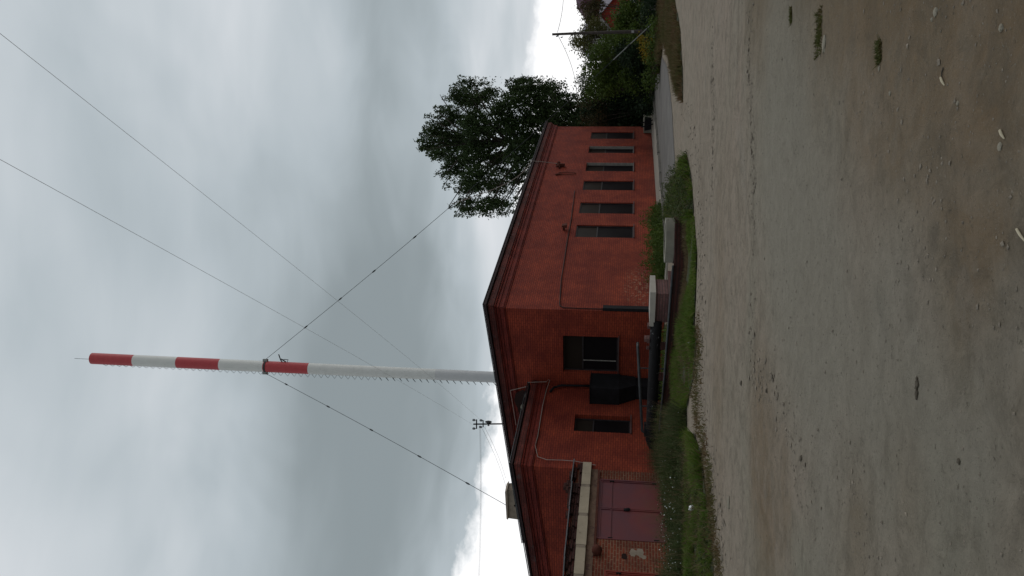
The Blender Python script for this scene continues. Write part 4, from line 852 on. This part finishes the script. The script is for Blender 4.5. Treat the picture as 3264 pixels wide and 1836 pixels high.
# bushes: (name label, lobes, depth, material)
def bush(label, L0, d, m, per=75, size=.17, clump=.2, group=None, strand=0, limbs=False, name='bush', cat='bush', dd=1.2):
    lb = [lobe(v, y, r, random.uniform(-dd, dd), d) for v, y, r in L0]
    bb = Vector((sum(l[0][0] for l in lb)/len(lb), d, 0))
    return tree(name, label, lb, bb, m, per, size, clump, strand, group, limbs=limbs, cat=cat, trunkname='stem', trunk_r=.15)
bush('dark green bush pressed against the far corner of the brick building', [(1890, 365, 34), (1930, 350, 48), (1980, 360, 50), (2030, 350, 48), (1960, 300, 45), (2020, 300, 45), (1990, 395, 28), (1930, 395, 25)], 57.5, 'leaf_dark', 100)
bush('dark-leaved thicket filling the hedge behind the other bushes', bush_back, 58, 'leaf_dark', 60, size=.30, clump=.3)  # dark back layer added to close the sky gaps in the hedge
bush('browning bush top beside the building corner under the tall tree', [(1870, 330, 26), (1895, 350, 30), (1880, 300, 24), (1905, 385, 24), (1868, 378, 16)], 56.5, 'leaf_brown', 110, size=.15)
bush('broad green bush in the middle of the hedge right of the building', [(1900, 250, 34), (1935, 225, 40), (1890, 290, 24), (1930, 275, 40), (1965, 240, 45), (1950, 190, 34), (2000, 215, 48), (2020, 255, 45)], 51, 'leaf_green', 90)
bush('dark-leaved bush low in the hedge beneath the guy cable', [(2010, 170, 42), (2040, 200, 36), (2030, 140, 36), (2050, 240, 36), (2060, 290, 34), (2065, 340, 30)], 49.5, 'leaf_dark', 100)  # darker leaf colour over the whole bush
bush('light green bush beside the wooden pole', [(1910, 175, 34), (1940, 150, 38), (1975, 170, 34), (1885, 200, 24), (1965, 125, 30)], 50, 'leaf_green', 95)
bush('olive bush top between the grey house and the wooden pole', [(1850, 125, 24), (1865, 150, 26), (1885, 120, 26), (1870, 95, 18), (1830, 135, 14), (1900, 85, 28), (1920, 100, 24)], 53, 'leaf_olive', 110, size=.15)
bush('dark leafy bush sticking up highest over the hedge line', [(1850, 255, 12), (1868, 285, 14), (1862, 235, 9), (1874, 205, 12), (1880, 265, 18), (1860, 320, 10)], 55, 'leaf_tree', 130, size=.15)
bush('olive brown bush in front of the far red roof', [(1870, 20, 22), (1890, 35, 26), (1880, 60, 18), (1905, 10, 20)], 60, 'leaf_brown', 110)
bush('dense green bush in front of the dark red house', [(1985, 60, 36), (2010, 40, 38), (2040, 70, 40), (1990, 95, 28), (2050, 20, 40), (2030, 105, 30), (2000, 10, 24)], 47, 'leaf_green', 100)
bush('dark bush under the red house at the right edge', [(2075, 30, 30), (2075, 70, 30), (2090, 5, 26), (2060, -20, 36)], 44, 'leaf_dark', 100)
bush('clump of yellow flowers in front of the hedge', [(2058, 150, 14), (2062, 175, 16), (2072, 135, 12), (2048, 120, 10), (2066, 190, 12)], 42.5, 'leaf_yellow', 220, size=.10, clump=.12, name='flowering_plant', cat='flowers', dd=.4)
bush('tall green weeds along the foot of the hedge below the yellow flowers', [(2085, 150, 20), (2085, 190, 20), (2088, 110, 20), (2080, 230, 18), (2075, 260, 20), (2085, 75, 18)], 42, 'leaf_green', 170, size=.12, name='weed_clump', cat='weeds', dd=.5)
bush('low dark weeds at the far end of the kerb', [(2080, 290, 18), (2074, 325, 16), (2070, 355, 12)], 50, 'leaf_green', 170, size=.12, name='weed_clump', cat='weeds', dd=.5)
# guy cable lower end lies in front of the hedge: a second, nearer stretch is part of the same cable

# distant houses
hd = 88; ap = at(1910, 46, hd); 
hs = thing('red_house', 'dark red house with lilac-grey ribbed roof half hidden by bushes', 'house', Vector((ap.x+3, ap.y, 0)))
gdir = Vector((.96, -.28, 0)).normalized(); rdir = Vector((.55, .83, 0)).normalized()
H = lambda g, r, z: Vector((ap.x, ap.y, 0))+gdir*g+rdir*r+Vector((0, 0, z))
ez = ap.z-2.3; hw = 2.6
mb = MB(); mb.add([H(-hw, 0, 0), H(hw, 0, 0), H(hw, 0, ez), H(0, 0, ap.z-.1), H(-hw, 0, ez), H(-hw, 9, 0), H(hw, 9, 0), H(hw, 9, ez), H(0, 9, ap.z-.1), H(-hw, 9, ez)], [(0, 1, 2, 3, 4), (9, 8, 7, 6, 5), (1, 6, 7, 2), (5, 0, 4, 9)]); mb.build('wall', 'red_house', hs)
mb = MB()
for s_ in (-1, 1):
    nseg = 40
    for i in range(nseg):
        r0 = -.4+i*9.8/nseg; r1 = r0+9.8/nseg; o0 = .05 if i % 2 else 0
        mb.hexa([H(0, r0, ap.z+o0-.06), H(0, r1, ap.z+o0-.06), H(s_*(hw+.5), r0, ez-.42+o0), H(s_*(hw+.5), r1, ez-.42+o0), H(0, r0, ap.z+o0), H(0, r1, ap.z+o0), H(s_*(hw+.5), r0, ez-.36+o0), H(s_*(hw+.5), r1, ez-.36+o0)])
mb.build('roof', 'metal_roof', hs)
q = at(2016, 6, hd-1.5); mb = MB(); mb.box(lambda x, y, z: q+gdir*x+Vector((0, 0, z))+rdir*y, -.5, .6, -.03, .6, -.25, .25); mb.build('window', 'winwhite', hs)
fd = 120; fa = at(1843, -8, fd); fh = thing('far_house', 'distant house showing only its dark purple roof slope above the bushes at the right edge', 'house', Vector((fa.x+4, fa.y+4, 0)))
mb = MB(); mb.box(lambda x, y, z: Vector((fa.x+x, fa.y+y, z)), -.5, 8, .3, 8, 0, fa.z-2.2); mb.build('wall', 'red_house', fh)
mb = MB(); mb.add([Vector((fa.x-2.4, fa.y-.2, fa.z-2.2)), Vector((fa.x+1.2, fa.y-.2, fa.z+.6)), Vector((fa.x+1.2, fa.y+8.5, fa.z+.6)), Vector((fa.x-2.4, fa.y+8.5, fa.z-2.2)), Vector((fa.x+8, fa.y-.2, fa.z-2.2)), Vector((fa.x+8, fa.y+8.5, fa.z-2.2))], [(0, 1, 2, 3), (1, 4, 5, 2), (0, 4, 1), (3, 2, 5), (0, 3, 5, 4)]); mb.build('roof', 'dark_roof', fh)
gd = 110; ga = at(1872, 78, gd); gh = thing('grey_house', 'distant grey house with a pale roof just showing behind the olive bush', 'house', Vector((ga.x, ga.y+3, 0)))
mb = MB(); mb.box(lambda x, y, z: Vector((ga.x+x, ga.y+y, z)), -3.2, .9, 0, 6, 0, ga.z-.3); mb.build('wall', 'house_grey', gh)
mb = MB(); mb.add([Vector((ga.x-3.5, ga.y-.3, ga.z-.3)), Vector((ga.x+1.2, ga.y-.3, ga.z-.3)), Vector((ga.x+.4, ga.y+3, ga.z+.7)), Vector((ga.x-2.7, ga.y+3, ga.z+.7)), Vector((ga.x-3.5, ga.y+6.3, ga.z-.3)), Vector((ga.x+1.2, ga.y+6.3, ga.z-.3))], [(0, 1, 2, 3), (3, 2, 5, 4), (1, 5, 2), (0, 3, 4), (0, 4, 5, 1)]); mb.build('roof', 'metal_roof', gh)
mb = MB(); q = Vector((ga.x-2.1, ga.y-.03, ga.z-2.4)); mb.box(lambda x, y, z: q+Vector((x, y, z)), -.5, .5, 0, .05, 0, 1.2); mb.build('window', 'winwhite', gh)

# ------------------------------------------------------------------ verges: soil sheets, grass and weeds
def blades(poly, n, h, w, lean=.35, hvar=.5, bare=-.22):
    p = poly_area_pts(poly, int(n*1.5)); keep = np.array([noise.noise((x*1.7, y*1.7, 5))+.5*noise.noise((x*5, y*5, 6)) for x, y in p]) > bare
    p = p[keep][:n]; n = len(p); z = np.zeros((n, 1)); c = np.concatenate([p, z], 1)
    th = rng.uniform(0, 2*np.pi, n); sd = np.stack([np.cos(th), np.sin(th), np.zeros(n)], 1)*w*rng.uniform(.6, 1.4, (n, 1))
    nzv = np.array([noise.noise((x*.8, y*.8, 2)) for x, y in p]); hh = h*np.clip(1+nzv*hvar*1.4, .35, 2)*rng.uniform(.45, 1.2, n)
    tip = c+np.stack([rng.normal(size=n)*lean*hh, rng.normal(size=n)*lean*hh, hh], 1)
    return np.stack([c-sd, c+sd, tip], 1)
def weeds(poly, n, h, leaf, k=14, spread=.10):
    p = poly_area_pts(poly, n); hh = h*rng.uniform(.3, 1.15, n)*np.clip(1+1.5*np.array([noise.noise((x*1.3, y*1.3, 7)) for x, y in p]), .25, 1.5)
    cc = np.repeat(np.concatenate([p, np.zeros((n, 1))], 1), k, 0); t = rng.uniform(.05, 1, n*k); H_ = np.repeat(hh, k)
    cc[:, 2] = t*H_; cc[:, :2] += rng.normal(size=(n*k, 2))*spread*(1.15-t)[:, None]; return leaf_quads(cc, leaf, asp=.45)
G1 = ll((2190, 492), (2172, 540), (2150, 600), (2128, 690), (2150, 705), (2190, 705), (2212, 690), (2208, 600), (2200, 540))
G1b = ll((2196, 690), (2196, 830), (2180, 1030), (2214, 1052), (2220, 900), (2222, 800), (2214, 690))
G2 = ll((2150, 1030), (2135, 1200), (2125, 1290), (2190, 1300), (2212, 1200), (2224, 1080), (2216, 1030))
G3 = ll((2122, 1290), (2112, 1400), (2118, 1480), (2135, 1560), (2150, 1836), (2160, 1960), (2205, 1960), (2200, 1836), (2192, 1500), (2190, 1300))
G4 = ll((2186, 1380), (2180, 1500), (2190, 1836), (2200, 1960), (2290, 1960), (2278, 1836), (2270, 1700), (2252, 1560), (2238, 1450), (2215, 1390))
G5 = ll((2104, -120), (2104, 0), (2108, 60), (2113, 110), (2132, 160), (2148, 220), (2166, 300), (2178, 328), (2176, 220), (2170, 100), (2152, 0), (2140, -120))
G6 = [P(.2, -2.4, 0), P(3.4, -2.3, 0), P(6.0, -2.2, 0), P(6.8, -1.2, 0), P(4, -.5, 0), P(.6, -.5, 0)]
G9 = ll((2098, 1035), (2092, 1290), (2118, 1290), (2136, 1180), (2150, 1035))
G7 = ll((2100, 1050), (2098, 1290), (2118, 1290), (2140, 1180), (2150, 1040))
G8 = ll((2098, 60), (2100, 230), (2104, 235), (2113, 150), (2108, 60))
for nm, g_, zz in (('verge_island', G1, .02), ('verge_strip', G1b, .024), ('verge_lawn', G2, .028), ('verge_weeds', G3, .020), ('verge_grass', G4, .024), ('verge_far', G5, .020), ('trench_bed', G9, .016)):
    sheet(nm, g_, 'soil', zz, 'structure', .10, step=.32)
quads_obj('island_weeds', weeds(G1, 900, .34, .065, 14), 'weed', label='knee-high green weeds on the narrow verge island right of the concrete ring', kind='stuff')
quads_obj('island_grass', blades(G1, 12000, .22, .014, .4, 1.1), 'grass', label='bright grass blades among the verge island weeds', kind='stuff')
quads_obj('edge_grass', np.concatenate([blades(G1b, 8000, .09, .014, .6, 1.3), blades(G7, 900, .22, .014)]), 'grass', label='short green grass along the foot of the dark trench wall', kind='stuff')
quads_obj('straw_grass', np.concatenate([blades(ll((2168, 860), (2160, 1030), (2190, 1030), (2200, 700), (2188, 700), (2182, 860)), 4500, .15, .012)]), 'straw', label='brown dry grass hanging against the trench wall by the chamber', kind='stuff')
quads_obj('lawn_grass', np.concatenate([blades(G2, 24000, .16, .014, .5, 1.0, -.32), blades(G4, 36000, .12, .013, .6, 1.3, -.05)]), 'grass', label='bright green short grass between the pipes, the garage and the dirt yard', kind='stuff')
quads_obj('dead_stalks', np.concatenate([blades(G3, 1500, .5, .008, .25, 1.5), blades(G4, 2600, .2, .012, .6), blades(G2, 1800, .22, .012, .6), blades(G1, 900, .3, .012, .5)]), 'straw', label='pale dead grass stalks mixed through the green verge', kind='stuff')
quads_obj('garage_weeds', np.concatenate([weeds(G3, 1700, .38, .055, 16)]), 'weed', label='tall dark weeds in front of the garage wall and gate', kind='stuff')
quads_obj('weed_blades', blades(G3, 20000, .30, .010, .35, 1.4, -.1), 'weed', label='dark grass blades between the weeds by the garage', kind='stuff')
quads_obj('wall_weeds', np.concatenate([weeds(G6, 1100, .60, .08, 22)]), 'leaf_green', label='green weeds growing against the long wall behind the ring and chamber', kind='stuff')
quads_obj('verge_dry_grass', blades(G5, 26000, .22, .02, .4), 'dry', label='browning grass of the long verge at the right edge', kind='stuff')
quads_obj('hedge_foot_grass', blades(G8, 6000, .30, .025, .4), 'dry', label='dry grass along the foot of the hedge', kind='stuff')
fpts = poly_area_pts(ll((2130, 1500), (2150, 1836), (2215, 1836), (2190, 1560), (2150, 1460)), 150); fz = rng.uniform(.15, .42, (150, 1))
quads_obj('white_flowers', leaf_quads(np.concatenate([fpts, fz], 1), .042, asp=.9), 'whiteflower', label='tiny white flowers scattered over the weeds by the garage', kind='stuff')
wg = weeds(G4, 260, .18, .06, 14, .05); quads_obj('lawn_weeds', wg, 'weed', label='small broad-leaved weeds in the short grass', kind='stuff')
# ragged weeds creeping on to the dirt, and dry tufts in the yard
def tuft(v, y, rad_, n, h, lbl):
    c = gr(v, y); pts = np.clip(rng.normal(size=(n, 2)), -1.6, 1.6)*np.array([rad_, rad_*.6])+np.array([c.x, c.y])
    cc = np.concatenate([pts, np.array([[gz(x, y_)] for x, y_ in pts])], 1); th = rng.uniform(0, 6.28, n); sdv = np.stack([np.cos(th), np.sin(th), 0*th], 1)*.006
    tip = cc+np.stack([rng.normal(size=n)*h*.6, rng.normal(size=n)*h*.6, h*rng.uniform(.3, 1, n)], 1)
    quads_obj('grass_tuft', np.stack([cc-sdv, cc+sdv, tip], 1), 'leaf_olive', label=lbl, cat='grass tuft')
tuft(2530, 50, .045, 260, .035, 'small olive grass tuft on the dirt nearest the upper edge, farthest of the three')
tuft(2612, 105, .12, 600, .03, 'largest olive grass tuft, growing beside a flat pale stone in the dirt')
tuft(2800, 165, .045, 260, .032, 'small olive grass tuft in the brown foreground dirt, nearest of the three')
edge = []
for y in np.arange(1030, 1836, 9):
    vv = np.interp(y, [1030, 1200, 1290, 1400, 1560, 1836], [2225, 2222, 2215, 2245, 2262, 2290]); edge.append(gr(vv+rng.normal()*6, y))
ce = np.array([[q.x, q.y] for q in edge for _ in range(30)]); ce += rng.normal(size=ce.shape)*np.array([.14, .22]); n = len(ce)
cc = np.concatenate([ce, np.zeros((n, 1))], 1); th = rng.uniform(0, 6.28, n); sdv = np.stack([np.cos(th), np.sin(th), 0*th], 1)*.012
quads_obj('creeping_grass', np.stack([cc-sdv, cc+sdv, cc+np.stack([rng.normal(size=n)*.05, rng.normal(size=n)*.05, rng.uniform(.02, .1, n)], 1)], 1), 'dry', label='sparse olive grass creeping over the edge of the dirt', kind='stuff')

# ------------------------------------------------------------------ gravel, stones, litter
def stones_np(pts, sz):
    base = np.array([[1, 0, 0], [0, 1, 0], [-1, 0, 0], [0, -1, 0], [0, 0, 1], [0, 0, -1]], float)
    fs = [(0, 1, 4), (1, 2, 4), (2, 3, 4), (3, 0, 4), (1, 0, 5), (2, 1, 5), (3, 2, 5), (0, 3, 5)]; n = len(pts)
    sc = sz[:, None, None]*rng.uniform(.6, 1.3, (n, 6, 1)); v = base[None]*sc; v[..., 2] *= .35
    th = rng.uniform(0, 6.28, n); c, s = np.cos(th)[:, None], np.sin(th)[:, None]; x = v[..., 0]*c-v[..., 1]*s*rng.uniform(.5, 1, (n, 1)); y = v[..., 0]*s+v[..., 1]*c
    v = np.stack([x, y, v[..., 2]], -1)+pts[:, None, :]
    return np.concatenate([v[:, f, :] for f in fs])
def gpts(xy, lift=.3, sz=None):
    z = np.array([gz(x, y) for x, y in xy]); return np.concatenate([xy, (z+(sz*lift if sz is not None else 0))[:, None]], 1)
r_ = rng.uniform(2.4, 18, 9000); th = rng.uniform(-.42, .42, 9000); xy = np.stack([r_*np.sin(th), r_*np.cos(th)], 1); sz = rng.gamma(1.6, .0026, 9000)+.002
quads_obj('gravel', stones_np(gpts(xy, .2, sz), sz), 'gravel', label='fine gravel and grit scattered over the dirt yard', kind='stuff')
rp = []
for R_ in RIDGES:
    for p, q in zip(R_[:-1], R_[1:]):
        k = int((q-p).length*55)
        for _ in range(k): w = p.lerp(q, random.random()); rp.append((w.x+random.gauss(0, .16), w.y+.25*noise.noise((w.x*1.4, w.y*1.4, 3))+random.gauss(0, .13)))
rp = np.array(rp); sz = (rng.gamma(2.2, .0055, len(rp))+.004)*np.clip(rp[:, 1]/9, .3, 1.1)
quads_obj('ridge_gravel', stones_np(gpts(rp, .25, sz), sz), 'gravel', label='coarser gravel thrown up in ridges along the wheel tracks', kind='stuff')
ep = []
for y in np.arange(330, 1836, 2.2):
    vv = np.interp(y, [330, 500, 640, 800, 1030, 1200, 1290, 1400, 1560, 1836], [2185, 2215, 2222, 2228, 2232, 2228, 2228, 2255, 2275, 2300]); q = gr(vv+random.gauss(6, 10), y); ep.append((q.x, q.y))
ep = np.array(ep); sz = rng.gamma(2.0, .008, len(ep))+.005
quads_obj('edge_gravel', stones_np(gpts(ep, .25, sz), sz), 'gravel', label='loose stones along the edge between dirt and grass', kind='stuff')
def stone(v, y, r, label, m='rock', name='stone', flat=.5, cat='stone', sx=1.0, group=None):
    q = gr(v, y); q.z = gz(q.x, q.y); s = MB(); r *= .58; s.blob(q+Vector((0, 0, r*flat*.2)), r*sx, r, r*flat, .22, 9, 5); return s.build(name, m, label=label, cat=cat, group=group)
stone(2628, 140, .085, 'flat pale stone lying beside the largest grass tuft', flat=.25, sx=1.5)
stone(2978, 40, .045, 'pale cream stone in the brown dirt at the upper right, farther of two', flat=.4)
stone(2965, 62, .022, 'tiny pale pebble just beside the cream stone at the upper right')
stone(3200, 88, .032, 'rounded pale stone in the near dirt close to the camera at the right', flat=.5)
stone(2800, 218, .03, 'grey stone sitting below the nearest grass tuft')
stone(2835, 298, .028, 'small light stone alone in the brown dirt')
stone(3055, 330, .022, 'flat pale chip pressed into the brown dirt')
stone(3187, 465, .035, 'pale triangular stone chip near the pale stick', flat=.2)
stone(2560, 1462, .05, 'dark clod at the end of the gravel ridge', 'darkrock')
stone(2363, 1222, .07, 'dark clod lying on the far side of the yard before the ridge', 'darkrock')
stone(2450, 1245, .05, 'dark stone on the inner wheel track', 'darkrock')
stone(2324, 1604, .085, 'pale oblong stone lying near the grass edge at the left', sx=2.0)
stone(3052, 1470, .03, 'small dark clod alone on the grey dirt in the left foreground', 'darkrock')
stone(2475, 1368, .05, 'brown stone on the track just left of the dark clods', 'gravel')
for k, (v, y) in enumerate([(2905, 480), (2925, 560), (2960, 575), (2900, 610), (2950, 700), (2870, 640), (3010, 520), (2985, 640), (2940, 530), (2890, 570), (3020, 760), (3120, 860), (2860, 350), (2875, 390)]):
    stone(v, y, random.uniform(.014, .03), 'small grey stone half sunk in the dirt in the middle of the right foreground', 'gravel', group='small stones sunk in the foreground dirt', flat=.45)
# a dark spill and clods
q = gr(2930, 1240); s = MB()
for i in range(26):
    a = random.uniform(-.055, .055); w = max(.006, .032*(1-abs(a)/.06)); x = q.x-a; y_ = q.y+random.uniform(-w, w); s.blob((x, y_, gz(x, y_)+.004), random.uniform(.006, .016), random.uniform(.005, .012), .006, .3, 6, 4)
s.build('dark_droppings', 'darkrock', label='little heap of dark droppings on the grey dirt in the foreground', cat='droppings')
for (v0, y0, v1, y1, r, lbl) in ((2997, 247, 3008, 272, .006, 'short pale stick in the brown dirt, middle of the three'), (3192, 415, 3204, 442, .006, 'pale stick beside the triangular stone chip'), (3236, 730, 3262, 770, .0055, 'long pale stick nearest the camera at the picture corner'), (3005, 215, 2997, 247, .003, 'thin dark twig joined to the short pale stick')):
    a, b = gr(v0, y0), gr(v1, y1); a.z = gz(a.x, a.y)+r; b.z = gz(b.x, b.y)+r; s = MB(); mid = a.lerp(b, .5)+Vector((.001, .002, .002)); s.tube([a, mid, b], [r, r*1.1, r*.6], 6); s.build('stick', 'stick' if 'pale stick' in lbl and 'twig' not in lbl else 'bark', label=lbl, cat='stick')
for k, (v, y, r, lbl) in enumerate([(2170, 1022, .07, 'crumpled white paper in the grass by the brick chamber'), (2210, 1092, .035, 'small white scrap at the edge of the grass near the chamber'), (2148, 1082, .045, 'grey-white scrap under the rail pipe'), (2175, 1320, .04, 'white scrap standing in the grass in front of the pipe end, nearer the dirt'), (2147, 1330, .035, 'narrow white scrap in the grass beside the pipe end'), (2223, 1620, .06, 'white litter ball in the short grass in front of the purple gate'), (2190, 754, .03, 'white scrap on the verge edge below the concrete ring')]):
    q = gr(v, y); q.z = 0; s = MB(); s.blob(q+Vector((0, 0, .07+r*.6)), r, r*.8, r, .4, 7, 5); s.build('litter', 'litter', label=lbl, cat='litter')
